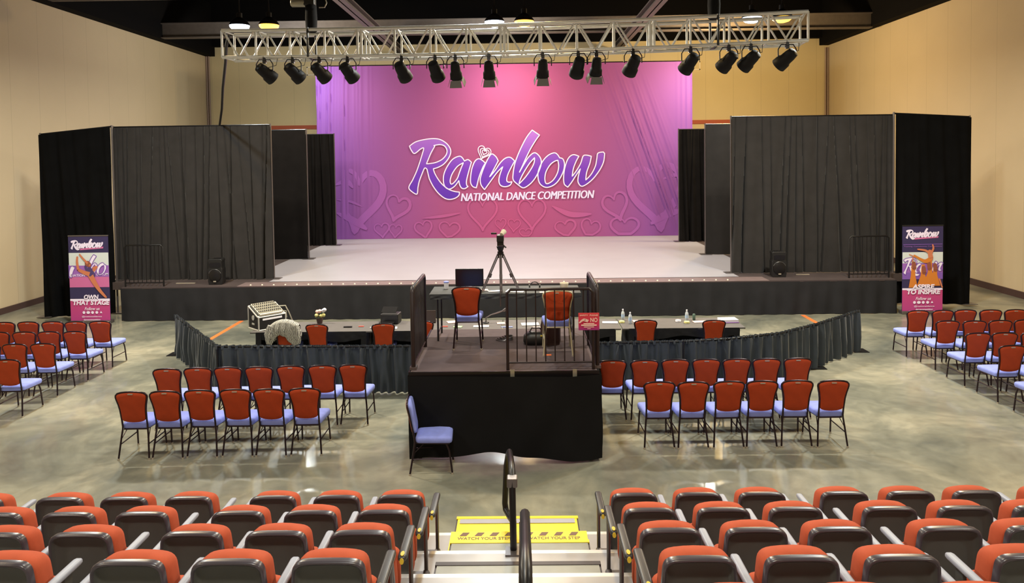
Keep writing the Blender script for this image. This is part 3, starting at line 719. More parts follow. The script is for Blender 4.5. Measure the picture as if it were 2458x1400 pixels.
for i, x in enumerate(FX):
    pos = ORD[i] if i < 8 else ORR[15-i]
    fixture(x, i in (6, 7, 8, 10), 'black stage light%s under the truss, %s' % (' with grey barn doors' if i in (6, 7, 8, 10) else '', pos))
# feed cable from the truss end down behind the drape
o = MB().tube([Vector(p) for p in ((-5.36, 13.72, 6.35), (-5.45, 13.8, 6.15), (-5.75, 14.5, 5.96), (-6.5, 16.2, 5.62), (-7.3, 18.1, 5.3), (-7.9, 19.45, 5.06), (-8.05, 19.75, 4.9), (-8.0, 19.8, 4.5), (-7.95, 19.85, 2.0), (-7.95, 20.1, SZ+.02))], .03, 8).build('power_cable', M['black'], smooth=True)
tag(o, 'thick black cable running from left end of the truss down behind the wing curtain', 'cable')

# ------------------------------------------------------------------ banquet chairs
def chair_outline():
    # half outline of the back pad: (half width, height)
    return [(.0, .495), (.07, .500), (.12, .512), (.155, .535), (.158, .60), (.162, .68), (.175, .76), (.19, .82), (.198, .86), (.195, .885), (.17, .905), (.12, .918), (.06, .924), (0, .926)]
def back_y(z): return -.235-(z-.45)*.19
def make_chair(frame, loc=(0, 0, 0), creased=False, rustm=None):
    t = empty('banquet_chair', loc)
    H = chair_outline(); full = H+[(-a, b) for a, b in reversed(H[1:-1])]
    ol = smooth_path([(a, b) for a, b in full], 2, True)
    def ring(sc, off, cz=.71):
        return [(a*sc, back_y(cz+(b-cz)*sc)+off, cz+(b-cz)*sc) for a, b in ol]
    mb = MB(); mb.rings([ring(.99, .0), ring(1, -.01), ring(.97, -.02), ring(.8, -.026), ring(.4, -.028)])
    if creased:
        v2 = []
        for v in mb.v: v2.append((v[0], v[1]-.012*max(0, math.sin(v[0]*75+v[2]*6)), v[2]))
        mb.v = v2
    mb.build('back_panel', rustm or M['rust'], t, smooth=60, label='red rear face of backrest')
    mb = MB(); mb.rings([ring(.98, .004), ring(.99, .02), ring(.95, .035), ring(.7, .045), ring(.3, .048)]); mb.build('backrest', M['blue'], t, smooth=60, label='blue front face of backrest')
    fr = [(a*1.0+.012*(1 if a > 0 else -1), b) for a, b in ([(.155, .44)]+H[3:-1])]
    path = [(a, back_y(b)-.002, b+(.008 if b > .9 else 0)) for a, b in fr]+[(0, back_y(.935), .935)]
    left = [(-a, b, c) for a, b, c in reversed(path[:-1])]
    mb = MB(); mb.tube(path+left, .0125, 8); mb.build('back_frame', frame, t, smooth=True)
    mb = MB(); mb.rings([[(a, back_y(.905)-.02-k, b) for a, b in rrect(.07, .016, .007, 3, 0, .908)] for k in (0, .008)]); mb.build('hand_slot', M['slot'], t)
    # seat
    def srect(w0, w1, y0, y1, z, s=1):
        pts = [(-w0/2, y0), (w0/2, y0), (w1/2, y1), (-w1/2, y1)]; cy = (y0+y1)/2
        out = []
        for i in range(4):
            a = Vector(pts[i]); p = Vector(pts[i-1]); n = Vector(pts[(i+1) % 4]); r = .06
            A = a+(p-a).normalized()*r; B = a+(n-a).normalized()*r
            for k in range(5):
                q = k/4; v = A.lerp(a, q).lerp(a.lerp(B, q), q); out.append((v.x*s, cy+(v.y-cy)*s, z))
        return out
    mb = MB(); mb.rings([srect(.36, .43, -.22, .235, .405), srect(.37, .44, -.225, .24, .42), srect(.37, .44, -.225, .24, .455), srect(.37, .44, -.225, .24, .472, .96), srect(.37, .44, -.225, .24, .485, .8), srect(.37, .44, -.225, .24, .488, .4)])
    mb.build('seat', M['blue'], t, smooth=60)
    mb = MB(); mb.tube([(-.15, -.22, .395), (.15, -.22, .395), (.2, .2, .395), (-.2, .2, .395)], .012, 6, closed=True); mb.box((0, 0, .398), (.34, .4, .012)); mb.build('seat_frame', frame, t)
    for sx in (-1, 1):
        mb = MB(); mb.tube([(sx*.165, back_y(.46), .46), (sx*.168, -.235, .40), (sx*.18, -.25, .3), (sx*.205, -.30, .012)], .0125, 8); mb.tube([(sx*.15, -.12, .39), (sx*.185, -.258, .26)], .006, 5)
        lg = mb.build('leg', frame, t, smooth=True); MB().tube([(sx*.205, -.30, .0), (sx*.205, -.30, .022)], .016, 8).build('foot_glide', M['slot'], lg)
        mb = MB(); mb.tube([(sx*.185, .16, .40), (sx*.19, .20, .3), (sx*.2, .235, .012)], .0125, 8); lg = mb.build('leg', frame, t, smooth=True); MB().tube([(sx*.2, .235, 0), (sx*.2, .235, .022)], .016, 8).build('foot_glide', M['slot'], lg)
        MB().tube([(sx*.187, -.27, .2), (sx*.195, .215, .2)], .008, 6).build('side_stretcher', frame, t)
    return t
proto = make_chair(M['bronze']); remember(proto); used = [False]
def chair(x, y, z, rz, label, group=None):
    if not used[0]:
        used[0] = True; proto.location = (x, y, z); proto.rotation_euler = (0, 0, rz); tag(proto, label, 'chair', group); return proto
    c = dup(proto, (x, y, z), rz, label, None)
    if group: c['group'] = group
    elif 'group' in c: del c['group']
    return c
def orow(n):
    names = ['first', 'second', 'third', 'fourth', 'fifth', 'sixth', 'seventh']
    out = []
    for i in range(n):
        out.append('leftmost' if i == 0 else 'rightmost' if i == n-1 else ('middle one' if n % 2 and i == n//2 else (names[i]+' from left' if i < n/2 else names[n-1-i]+' from right')))
    return out
for xs, y, lab, grp, sl in (([-5.27, -4.81, -4.35, -3.88, -3.42, -2.96], 10.06, 'nearer row of six left of the riser', 'near left row of banquet chairs', .02),
        ([-5.3, -4.85, -4.4, -3.94, -3.48, -3.01, -2.55], 11.16, 'farther row of seven left of the riser', 'far left row of banquet chairs', .02),
        ([1.85, 2.31, 2.79, 3.25, 3.73, 4.2], 10.28, 'nearer row of six right of the riser', 'near right row of banquet chairs', 0),
        ([1.35, 1.83, 2.3, 2.77, 3.22, 3.67, 4.13], 11.38, 'farther row of seven right of the riser', 'far right row of banquet chairs', 0)):
    for i, (x, nm) in enumerate(zip(xs, orow(len(xs)))):
        chair(x, y+sl*i+random.uniform(-.015, .015), 0, random.uniform(-.03, .03), 'red-backed banquet chair, %s in the %s' % (nm, lab), grp)
RN = ['farthest', 'second farthest', 'third farthest', 'nearest visible']
for side, rows in (('left', [([-8.22, -8.69, -9.16, -9.63, -10.10], 14.5), ([-8.2, -8.67, -9.14, -9.61], 13.67), ([-8.22, -8.69, -9.18], 12.77), ([-8.14], 11.74)]),
                   ('right', [([7.7, 8.17, 8.64, 9.11, 9.58], 14.7), ([7.76, 8.23, 8.7, 9.17], 13.78), ([7.72, 8.19, 8.66], 12.84), ([7.74, 8.21], 11.99), ([7.74], 11.1)])):
    for r, (xs, y) in enumerate(rows):
        for i, x in enumerate(xs):
            ordn = ['aisle end chair', 'second chair from the aisle', 'third chair from the aisle', 'fourth chair from the aisle', 'fifth chair from the aisle'][i]
            rn = ['row closest to stage', 'second row from stage', 'third row from stage', 'fourth row from stage', 'fifth row from stage'][r]
            chair(x, y+random.uniform(-.02, .02), 0, random.uniform(-.04, .04), 'red-backed %s in %s, %s side block' % (ordn, rn, side), 'banquet chairs in the %s side block' % side)
chair(-1.16, 9.42, 0, -PI/2+.06, 'lone banquet chair turned sideways, leaning beside black riser front left corner')
chair(-.81, 11.02, 1.2, .0, 'banquet chair on the riser, behind the monitor table, left of the tripod')
for x, y, rz, lb in ((-4.5, 14.12, .1, 'chair at far left of judges table with a striped shirt over its back'), (-3.83, 14.02, -.08, 'chair at judges table just right of the striped shirt chair'), (-2.64, 14.02, .1, 'chair at judges table left of the riser, near the printer'),
        (-1.9, 14.2, 0, 'chair at judges table half hidden behind left riser rail'), (2.31, 14.1, 0, 'chair at judges table right of riser, behind two bottles'), (3.57, 14.03, 0, 'chair at judges table, rightmost, beside the white paper stack')):
    chair(x, y, 0, rz, 'red-backed '+lb, 'chairs at the judges tables')
cr = make_chair(M['cream'], (.5, 10.62, 1.2), True)
tag(cr, 'red chair with creased fabric back and cream metal frame, on riser behind balusters', 'chair')

# ------------------------------------------------------------------ camera riser (skirted platform)
PX0, PX1, PY0, PY1, PZ = -1.49, .98, 9.64, 12.05, 1.2
rs = empty('camera_riser', (0, 0, 0), 0, 'black skirted camera riser platform with grey carpet top in the centre', 'platform')
MB().box(((PX0+PX1)/2, (PY0+PY1)/2, PZ-.05), (PX1-PX0, PY1-PY0, .1)).build('deck', M['carpet'], rs, bevel=.01)
mb = MB(); mb.box(((PX0+PX1)/2, PY0-.012, PZ-.04), (PX1-PX0+.04, .02, .08))
for x in (PX0-.012, PX1+.012): mb.box((x, (PY0+PY1)/2, PZ-.04), (.02, PY1-PY0, .08))
mb.build('edge_trim', M['blackmetal'], rs)
def hem(u):
    return .02+.10*math.exp(-((u-.47)/.09)**2)+.02*math.sin(u*30)**2
cloth_line(MB(), [(PX0-.02, PY1), (PX0-.03, PY0-.03), (.62, PY0-.13), (PX1+.05, PY0-.03), (PX1+.03, PY1)], PZ-.05, hem, .03, .9, 41, .15, .04, slant=.6).build('skirt', M['riser_cloth'], rs, smooth=75)
for x in (PX0+.1, PX1-.1):
    for y in (PY0+.1, PY1-.1): MB().tube([(x, y, 0), (x, y, PZ-.1)], .025, 8).build('leg', M['post'], rs)
g = guard('riser_guard_rail', -.2, .93, PY0+.04, PZ, 1.07, 'black guard rail with thin balusters along front right of the riser', 8, M['board'])
mb = MB()
for x in (.06, .88): mb.box((x, -.06, -.06), (.055, .012, .16))
mb.build('mounting_bracket', M['hoist'], g)
for x, nm in ((PX0+.03, 'left'), (PX1+.01, 'right')):
    t = empty('riser_side_rail', (x, PY0+.1, PZ), 0, 'dark side guard rail along the %s edge of the riser' % nm, 'railing'); L = 1.2
    MB().tube([(0, 0, 0), (0, 0, 1.03), (0, .05, 1.08), (0, L-.05, 1.08), (0, L, 1.03), (0, L, 0)], .03, 8).build('frame', M['board'], t, smooth=True)
    for i in range(9): MB().tube([(0, L*(i+1)/10, .08), (0, L*(i+1)/10, 1.08)], .012, 6).build('baluster', M['board'], t)
    MB().tube([(0, 0, .08), (0, L, .08)], .018, 6).build('bottom_rail', M['board'], t)
    MB().box((0, .03, .02), (.09, .12, .04)).build('foot_clamp', M['post'], t)
    MB().box((0.0, L/2, .57), (.012, L-.06, .96)).build('overlap_sheet', M['black'], t)  # dark sheet standing in for the balusters overlapping edge-on
# red notice on the right rail
t = empty('notice_sign', (.87, 10.165, 1.735), 0, 'small pink and red NO sign fixed to the right corner of the riser rail', 'sign'); t.scale = (.88, .88, .88)
M['sign'] = grad_mat('sign_print', [(0, (150, 50, 120)), (.35, (200, 48, 88)), (1, (206, 70, 74))], 2, 1.74, 1.96)
MB().box((0, -.62, .13), (.31, .008, .26)).build('panel', M['sign'], t, bevel=.003)
M['cream_ink'] = mat('sign_cream', (246, 216, 204), .6)
for a_ in (('NO', .105, .065, .075, .155, -.63, .012), ('SAFETY', .12, .022, -.075, .225, -.63, .008), ('PLEASE', .12, .024, .075, .225, -.63, .008)): MB().add(*text_shape(*a_)).build('lettering', M['cream_ink'], t)
for w, z, h in ((.16, .095, .012), (.23, .068, .018), (.15, .045, .01), (.05, .02, .008)): MB().flat([(-w/2, z), (w/2, z), (w/2, z+h), (-w/2, z+h)], -.63).build('small_print', M['cream_ink'], t)
mb = MB(); mb.flat([(-.07, .135), (-.02, .12), (.0, .155), (-.05, .175)], -.6305); limb(mb, [(-.14, .115), (-.1, .15), (-.07, .16)], (.02, .04), -.6305); mb.build('pictogram', M['pink'], t)
MB().box((.04, -.60, .2), (.03, .035, .03)).build('bracket', M['blackmetal'], t)

# table on the riser
def table(x0, x1, y0, y1, z, h, m, label, name='folding_table', cloth_front=False):
    t = empty(name, ((x0+x1)/2, (y0+y1)/2, z), 0, label, 'table'); w, d = x1-x0, y1-y0
    MB().box((0, 0, h-.015), (w, d, .03)).build('tabletop', m, t, bevel=.008)
    for sx in (-1, 1):
        for sy in (-1, 1):
            MB().tube([(sx*(w/2-.12), sy*(d/2-.08), 0), (sx*(w/2-.12), sy*(d/2-.08), h-.03)], .014, 8).build('leg', M['blackmetal'], t)
        MB().tube([(sx*(w/2-.12), -d/2+.08, .12), (sx*(w/2-.12), d/2-.08, .12)], .01, 6).build('leg_brace', M['blackmetal'], t)
    return t
rt = table(-1.42, .9, 11.2, 11.88, PZ, .74, M['tabletop2'], 'dark covered folding table at the back of the riser')
mb = MB(); cloth_line(mb, [(-1.14, -.345), (1.16, -.345)], .735, .66, .008, .3, 4, .5); mb.build('cloth_edge', M['tabletop2'], rt, smooth=60)
RT = PZ+.742
# monitor
t = empty('monitor', (-.82, 11.5, RT), 0, 'dark flat monitor standing on the riser table, behind a chair', 'monitor')
MB().box((0, 0, .2), (.44, .03, .28)).build('screen_housing', M['black'], t, bevel=.006)
MB().box((0, -.017, .2), (.41, .004, .25)).build('screen', M['screen'], t)
mb = MB(); mb.box((0, .02, .05), (.05, .03, .1)); mb.box((0, .02, .006), (.22, .16, .012)); mb.build('stand', M['black'], t)
# tripod with video camera
t = empty('camera_tripod', (-.33, 11.55, RT), 0, 'tripod with small video camera standing on the riser table', 'tripod')
for a in (200, -20, 272):
    r = .3 if a != 272 else .26; dx, dy = math.cos(math.radians(a))*r, math.sin(math.radians(a))*r
    mb = MB()
    for o_ in (-.012, .012): mb.tube([(dx+o_, dy, .0), (dx*.12+o_, dy*.12, .56)], .011, 6)
    mb.tube([(dx*.62, dy*.62, .2), (dx*.55, dy*.55, .26)], .024, 8); mb.build('leg', M['tripod'], t, smooth=True)
mb = MB(); mb.tube([(0, 0, .1), (0, 0, .6)], .018, 8); mb.tube([(0, 0, .5), (0, 0, .6)], .05, 10); mb.build('centre_column', M['blackmetal'], t, smooth=True)
mb = MB(); mb.tube([(0, 0, .6), (0, 0, .68)], [.035, .065], 12); mb.box((0, 0, .73), (.1, .1, .08)); mb.tube([(.02, 0, .72), (.09, -.03, .66)], .012, 6); mb.build('pan_head', M['black'], t, smooth=40)
mb = MB(); mb.box((0, 0, .81), (.11, .22, .1)); mb.tube([(0, .1, .82), (0, .18, .82)], .045, 12); mb.box((-.1, -.02, .885), (.09, .02, .03)); mb.build('video_camera', M['black'], t, bevel=.008)
MB().tube([(.02, -.05, .87), (.06, .02, .91)], [.03, .045], 12).build('light_shade', M['frame'], t, smooth=True)
MB().tube([(0, -.05, .1), (.0, -.30, .03), (0, -.36, -.01), (0, -.365, -.2)], .01, 6).build('hanging_cable', M['tripod'], t, smooth=True)
# small things on riser table
def item(name, mb, m, loc, label, cat, group=None, rz=0, **k):
    o = mb.build(name, m, **k); o.location = loc; o.rotation_euler = (0, 0, rz); return tag(o, label, cat, group)
def sheet(w, d, h=.004): return MB().box((0, 0, h/2), (w, d, h))
t = empty('desk_cup', (-1.2, 11.65, RT), 0, 'small blue and white cup on left of the riser table', 'cup')
MB().lathe([(.03, 0), (.034, .02), (.04, .1), (.036, .1), (.03, .01)], 14).build('cup', M['white'], t, smooth=True)
MB().lathe([(.043, .1), (.043, .115), (.02, .125)], 14).build('lid', M['blue'], t, smooth=True)
for i, (x, y, w, d, m, rz, lb) in enumerate(((-.58, 11.5, .1, .14, 'pink', .2, 'small pale card right of the monitor'), (-.42, 11.4, .22, .1, 'white', .3, 'white paper beside the tripod left leg'),
        (-.1, 11.4, .28, .22, 'white', -.2, 'white paper right of the tripod'), (.1, 11.55, .18, .12, 'white', .2, 'white paper behind the riser rail top'), (.42, 11.25, .3, .1, 'pink', 0, 'pale pink paper above the creased chair'))):
    item('paper_sheet', sheet(w, d), M[m], (x, y, RT), lb+', on the riser table', 'paper', None, rz)
item('paper_cup', MB().lathe([(.05, 0), (.07, .1), (.065, .1), (.045, .01)], 14), M['frame'], (.66, 11.5, RT), 'pale cup at right end of the riser table', 'cup', smooth=True)
t = empty('headset', (.2, 11.62, RT), 0, 'small dark headset lying on the riser table', 'headset')
MB().tube([(.08*math.cos(a*PI/8), 0, .02+.08*math.sin(a*PI/8)) for a in range(9)], .008, 6).build('band', M['black'], t, smooth=True)
for s_ in (-1, 1): MB().lathe([(.03, -.012), (.03, .012)], 12, Matrix.Translation((s_*.08, 0, .03)) @ Matrix.Rotation(PI/2, 4, 'Y')).build('ear_cup', M['black'], t)
# bag and box on the riser floor
t = empty('equipment_bag', (.2, 11.05, PZ), 0, 'black equipment bag with yellow tag on the riser floor', 'bag')
mb = MB(); mb.rings([[(a*s_, b*s_*.9, z) for a, b in rrect(.38, .3, .1, 5)] for s_, z in ((.85, 0), (1, .05), (.97, .12), (.75, .17), (.3, .19))]); mb.build('bag_body', M['black'], t, smooth=70)
MB().tube([(-.1, 0, .17), (-.06, 0, .24), (.06, 0, .24), (.1, 0, .17)], .01, 6).build('handle', M['blackmetal'], t, smooth=True)
MB().box((.1, -.12, .15), (.07, .05, .01)).build('tag', M['yellowtag'], t)
t = empty('backpack', (.28, 10.95, PZ), 0, 'dark upright backpack left of the cream framed chair on riser', 'bag'); t.location = (.42, 11.02, PZ); 
mb = MB(); mb.rings([[(a*s_, b*s_*.8, z) for a, b in rrect(.3, .22, .08, 5)] for s_, z in ((.9, 0), (1, .06), (1, .28), (.85, .38), (.4, .42))]); mb.build('pack_body', M['trimdark'], t, smooth=70)
mb = MB(); mb.tube([(-.06, -.1, .36), (0, -.12, .44), (.06, -.1, .36)], .012, 6); mb.build('carry_loop', M['black'], t, smooth=True)
item('cable_pile', (lambda m_: [m_.tube([((.13-.02*k)*math.cos(a*PI/8)+.02*k, (.09)*math.sin(a*PI/8), .012+.014*k+.006*math.sin(a)) for a in range(17)], .008, 5) for k in range(4)] and m_)(MB()), M['post'], (-.28, 11.3, PZ), 'loose coil of grey cable on riser floor below the table', 'cable', smooth=True)
item('floor_card', sheet(.09, .06), M['tape'], (.36, 10.4, PZ), 'tiny orange card on the riser floor by the creased chair', 'card')

# ------------------------------------------------------------------ judges tables
TZ = .75
JT = [(-5.2, -2.86, 'leftmost judges table under the mixer case'), (-2.84, -.40, 'second judges table, left half hidden behind the riser'), (-.38, 1.87, 'third judges table, mostly behind the riser'), (1.9, 4.22, 'rightmost judges table with bottles and a paper stack')]
for x0, x1, lb in JT:
    t = table(x0, x1, 13.92, 14.78, 0, TZ-.004, M['tabletop'], 'black cloth covered '+lb, 'judges_table')
    mb = MB(); w = (x1-x0)/2
    def dz(u): return .60-.06*math.sin(u*PI*2)**2
    cloth_line(mb, [(-w+.12, -.435), (w-.12, -.435)], TZ-.006, dz, .012, .35, int(x0*10)+60, .3)
    cloth_line(mb, [(-w+.1, .43), (-w+.1, -.43), (-w+.22, -.43)], TZ-.03, lambda u: .03, .02, .3, 5, .2)
    cloth_line(mb, [(w-.22, -.43), (w-.1, -.43), (w-.1, .43)], TZ-.03, lambda u: .03, .02, .3, 6, .2)
    cloth_line(mb, [(w-.1, .43), (-w+.1, .43)], TZ-.03, .03, .02, .4, 8, .2)
    mb.build('cloth_drop', M['cloth3'], t, smooth=70)
# mixer road case
t = empty('mixer_case', (-5.02, 14.38, TZ), .80, 'black road case with aluminium edges and tilted audio mixer on left judges table', 'equipment case')
cw, cd, ch = .56, .42, .30
mb = MB(); prof = [(-cd/2, 0), (cd/2, 0), (cd/2, ch+.12), (-cd/2+.05, ch-.04), (-cd/2, ch-.05)]
mb.rings([[(sx*cw/2, a, b) for a, b in prof] for sx in (-1, 1)]); mb.build('case_body', M['black'], t)
mb = MB()
for sx in (-1, 1):
    pts = [(sx*(cw/2), a, b) for a, b in prof]
    for p, q in zip(pts, pts[1:]+pts[:1]): mb.tube([p, q], .014, 6)
for a, b in prof: mb.tube([(-cw/2, a, b), (cw/2, a, b)], .012, 6)
mb.build('edge_trim', M['alu'], t)
R = Matrix.Rotation(math.atan2(.16, .39), 3, 'X')
mb = MB(); mb.box((0, .02, ch+.06), (cw-.08, .40, .05), M=R); mb.build('mixer_desk', M['hoist'], t, bevel=.008)
mb = MB()
for i in range(12):
    for j in range(4):
        p = Vector((-.22+i*.04, .02, ch+.06))+R @ Vector((0, -.13+j*.09, .03)); mb.lathe([(.012, 0), (.009, .02)], 8, Matrix.Translation(p))
mb.build('mixer_knobs', M['armdark'], t, label='rows of small dark knobs')
mb = MB(); mb.box((0, -.16, ch-.005), (cw-.1, .05, .03), M=R); mb.build('fader_strip', M['frame'], t)
MB().box((.0, -cd/2-.006, .2), (.4, .01, .035)).build('rack_strip', M['white'], t)
mb = MB(); mb.lathe([(.05, 0), (.05, .01)], 14, Matrix.Translation((-cw/2-.004, 0, .22)) @ Matrix.Rotation(-PI/2, 4, 'Y')); mb.box((-cw/2-.008, .0, .1), (.01, .1, .03)); mb.build('side_latch', M['alu'], t)
mb = MB(); mb.tube([(cw/2-.05, -.05, ch+.08), (cw/2+.06, -.1, ch+.08), (cw/2+.1, -.16, ch-.05), (cw/2+.14, -.2, .1), (cw/2+.2, -.22, .015)], .014, 6); mb.tube([(cw/2-.05, -.1, ch), (cw/2+.05, -.14, ch-.02), (cw/2+.05, -.16, .15)], .012, 6); mb.build('cable', M['hoist'], t, smooth=True)
# striped shirt over the chair
def shirt():
    mb = MB()
    def fn(u, v):
        a = (u-.5)*2; x = a*.27; w = (v-.35)
        top = 1.0-.10*abs(a)**2.2
        if v < .3: y, z = .10, top-(.3-v)*1.1
        elif v < .42: k = (v-.3)/.12; y, z = .10-.17*k, top+.03*math.sin(PI*k)
        else:
            k = (v-.42)/.58; y = -.07-.03*math.sin(k*3)-.012*math.sin(x*55+k*3); drop = .30-.10*a*.0+(.16*a*a)-.07*math.cos(a*3.3+1.2); z = top-k*drop; x = x*(1+.12*k)
        y += .01*math.sin(x*60)
        return (x, y, z)
    mb.grid(fn, 36, 26)
    for sx in (-1, 1): mb.tube([(sx*.24, -.08, .93), (sx*.29, -.1, .78), (sx*.28, -.1, .60)], [.05, .06, .04], 10)
    return mb
sm = mat('striped_cloth', (200, 198, 186), .85); nt = sm.node_tree; wv = nt.nodes.new('ShaderNodeTexWave'); wv.inputs['Scale'].default_value = 14; wv.inputs['Distortion'].default_value = 5; wv.inputs['Detail Scale'].default_value = 2
tc = nt.nodes.new('ShaderNodeTexCoord'); nt.links.new(tc.outputs['Object'], wv.inputs['Vector']); rp = nt.nodes.new('ShaderNodeValToRGB'); rp.color_ramp.elements[0].color = lin((84, 76, 80))+(1,); rp.color_ramp.elements[1].color = lin((190, 190, 178))+(1,)
rp.color_ramp.elements[0].position = .25; rp.color_ramp.elements[1].position = .6
nt.links.new(wv.outputs[0], rp.inputs[0]); nt.links.new(rp.outputs[0], nt.nodes['Principled BSDF'].inputs['Base Color'])
o = shirt().build('striped_shirt', sm, smooth=80, solid=.004); o.location = (-4.49, 13.8, -.02); tag(o, 'grey and white striped shirt hanging over a chair back at judges table', 'shirt')
# figurine / flowers
t = empty('flower_pot', (-4.05, 14.62, TZ), 0, 'small pot with pink and yellow flowers on left judges table', 'flower pot')
MB().lathe([(.05, 0), (.075, .12), (.07, .12), (.05, .02)], 14).build('pot', M['trimdark'], t, smooth=True)
for m_, pts in (('yel', [(-.06, 0, .16), (.03, 0, .15), (.07, .02, .16)]), ('pink', [(0, .02, .24), (-.05, .02, .23)]), ('white', [(.07, .02, .25), (.1, 0, .27)])):
    mb = MB()
    for p in pts: mb.lathe([(.005, -.04), (.035, -.02), (.042, .01), (.02, .035)], 8, Matrix.Translation(p))
    mb.build('petals', M[m_], t, smooth=True)
mb = MB(); [mb.tube([(0, 0, .1), p], .006, 5) for p in ((-.08, 0, .18), (.05, 0, .22), (-.1, .02, .12))]; mb.build('stems', mat('leaf_green', (60, 110, 80), .6), t)
# printer
t = empty('printer', (-2.62, 14.62, TZ), -.1, 'black printer on the judges table left of the riser', 'printer')
MB().box((0, 0, .1), (.36, .28, .2)).build('body', M['black'], t, bevel=.02)
MB().box((-.05, .08, .24), (.3, .18, .02), M=Matrix.Rotation(.5, 3, 'X')).build('paper_tray', M['blackmetal'], t)
MB().box((0, -.2, .05), (.24, .14, .012)).build('output_tray', M['blackmetal'], t)
for i, (x, y, w, d, m, rz, lb) in enumerate(((-2.6, 14.12, .36, .16, 'white', .15, 'white papers in front of the printer'), (-2.85, 14.25, .16, .2, 'white', -.4, 'white paper left of the printer papers'), (-3.15, 14.3, .1, .05, 'red', 0, 'small red note left of the printer'),
        (-3.4, 14.25, .16, .05, 'black', 0, 'dark remote control left of the printer'), (-1.5, 14.22, .1, .06, 'red', 0, 'small red note right of the laptop'), (-1.25, 14.18, .16, .12, 'green', -.2, 'green note seen between chair legs'),
        (-1.35, 14.62, .3, .2, 'pink', .3, 'pink and white papers left of the riser chair'), (-.8, 14.2, .3, .14, 'white', 0, 'white papers right of the riser chair legs'), (-.42, 14.45, .16, .16, 'pink', .1, 'pink printed card beside the tripod cable'),
        (-.3, 14.12, .22, .05, 'blue', 0, 'blue edged card behind rail post'), (.15, 14.35, .34, .22, 'white', .1, 'white printed sheets behind the balusters'), (.3, 14.05, .2, .08, 'pink', 0, 'pink card in front of the white printed sheets'),
        (1.72, 14.42, .3, .16, 'white', -.1, 'white papers right of the riser, by the sign'), (2.35, 14.5, .34, .16, 'pink', 0, 'pale pink sheet behind the first right chair'), (3.5, 14.4, .32, .16, 'pink', .1, 'pale pink sheet left of the white stack'))):
    item('paper_sheet' if m not in ('black',) else 'remote_control', sheet(w, d, .008 if m != 'black' else .02), M[m], (x, y, TZ), lb+', on the judges table', 'paper' if m != 'black' else 'remote control', None, rz)
t = empty('paper_stack', (4.02, 14.4, TZ), .05, 'thick stack of white paper at right end of the judges table', 'paper')
MB().box((0, 0, .03), (.34, .24, .06)).build('sheets', M['white'], t)
MB().box((0, 0, .005), (.36, .26, .01)).build('folder', M['lilac'], t)
t = empty('laptop', (-1.9, 14.55, TZ), .05, 'open laptop seen from behind its brown lid, left of the riser', 'laptop')
MB().box((0, .12, .01), (.36, .24, .02)).build('base', M['blackmetal'], t, bevel=.004)
MB().box((0, -.0, .13), (.36, .012, .24), M=Matrix.Rotation(-.1, 3, 'X')).build('lid', M['laptop'], t, bevel=.004)
# bottles
M['plastic'] = mat('clear_plastic', (222, 232, 240), .15, noise=.0, spec=.6, trans=.35); M['lab'] = mat('bottle_label', (170, 196, 226), .5)
def bottle(x, y, lb):
    t = empty('water_bottle', (x, y, TZ), 0, lb, 'bottle', 'water bottles on the judges table')
    MB().lathe([(.03, 0), (.034, .01), (.034, .13), (.03, .16), (.013, .19), (.013, .205)], 16).build('bottle_body', M['plastic'], t, smooth=True)
    MB().lathe([(.0345, .06), (.0345, .12)], 16).build('label_band', M['lab'], t, smooth=True)
    MB().lathe([(.015, .2), (.015, .222), (.012, .224)], 12).build('cap', M['white'], t)
bottle(2.0, 14.62, 'clear water bottle, leftmost and farther of two by the papers'); bottle(2.1, 14.32, 'clear water bottle, nearer of two left of a red chair'); bottle(3.24, 14.5, 'clear water bottle alone on the rightmost judges table')
item('drink_can', MB().lathe([(.025, 0), (.03, .01), (.03, .11), (.022, .12)], 14), mat('can_green', (70, 96, 84), .4), (3.4, 14.58, TZ), 'small dark green can right of the lone water bottle', 'can', smooth=True)
for x, y, m_, lb in ((1.95, 14.42, 'yel', 'yellow pad between the papers and the first bottles'), (3.2, 14.32, 'yel', 'yellow pad in front of the lone bottle'), (3.06, 14.45, 'white', 'white cup lid left of the lone bottle')):
    item('note_pad', MB().lathe([(.055, 0), (.055, .03), (.045, .035)], 14), M[m_], (x, y, TZ), lb, 'pad', smooth=40)
t = empty('desk_lamp', (-.72, 14.5, TZ), 0, 'small dark clip lamp on gooseneck behind the riser chair', 'desk lamp')
MB().lathe([(.06, 0), (.06, .015), (.01, .03)], 12).build('base', M['black'], t)
MB().tube([(0, 0, .02), (.0, .0, .1), (.1, 0, .16), (.28, 0, .22), (.36, 0, .25)], .014, 6).build('gooseneck', M['post'], t, smooth=True)
MB().tube([(.34, 0, .24), (.4, -.01, .27)], [.02, .035], 10).build('head', M['post'], t, smooth=True)

# ------------------------------------------------------------------ low pleated barriers
def barrier(path, label, seed):
    t = empty('pleated_barrier', (path[0][0], path[0][1], 0), 0, label, 'barrier')
    o = path[0]; pp = [(a-o[0], b-o[1]) for a, b in path]
    cloth_line(MB(), pp,   .80, .02, .075, .17, seed, .55, .018, nv=8, slant=.12).build('pleated_skirt', M['fence'], t, smooth=80)
    mb = MB(); cloth_line(mb, pp, .845, .775, .03, .07, seed+1, 1, .014, nv=3, slant=0); mb.build('gathered_top', M['fence'], t, smooth=70)
    MB().tube([(a, b, .815) for a, b in pp], .016, 8).build('top_rail', M['blackmetal'], t, smooth=True)
    for a, b in pp[::1]:
        mb = MB(); mb.tube([(a, b, 0), (a, b, .83)], .018, 8); mb.box((a, b, .006), (.3, .3, .012)); mb.build('post', M['blackmetal'], t)
barrier([(-7.22, 15.2), (-6.25, 13.9), (-5.27, 12.58), (-3.6, 12.52), (-1.72, 12.47)], 'low black pleated barrier bending around the left judges area', 51)
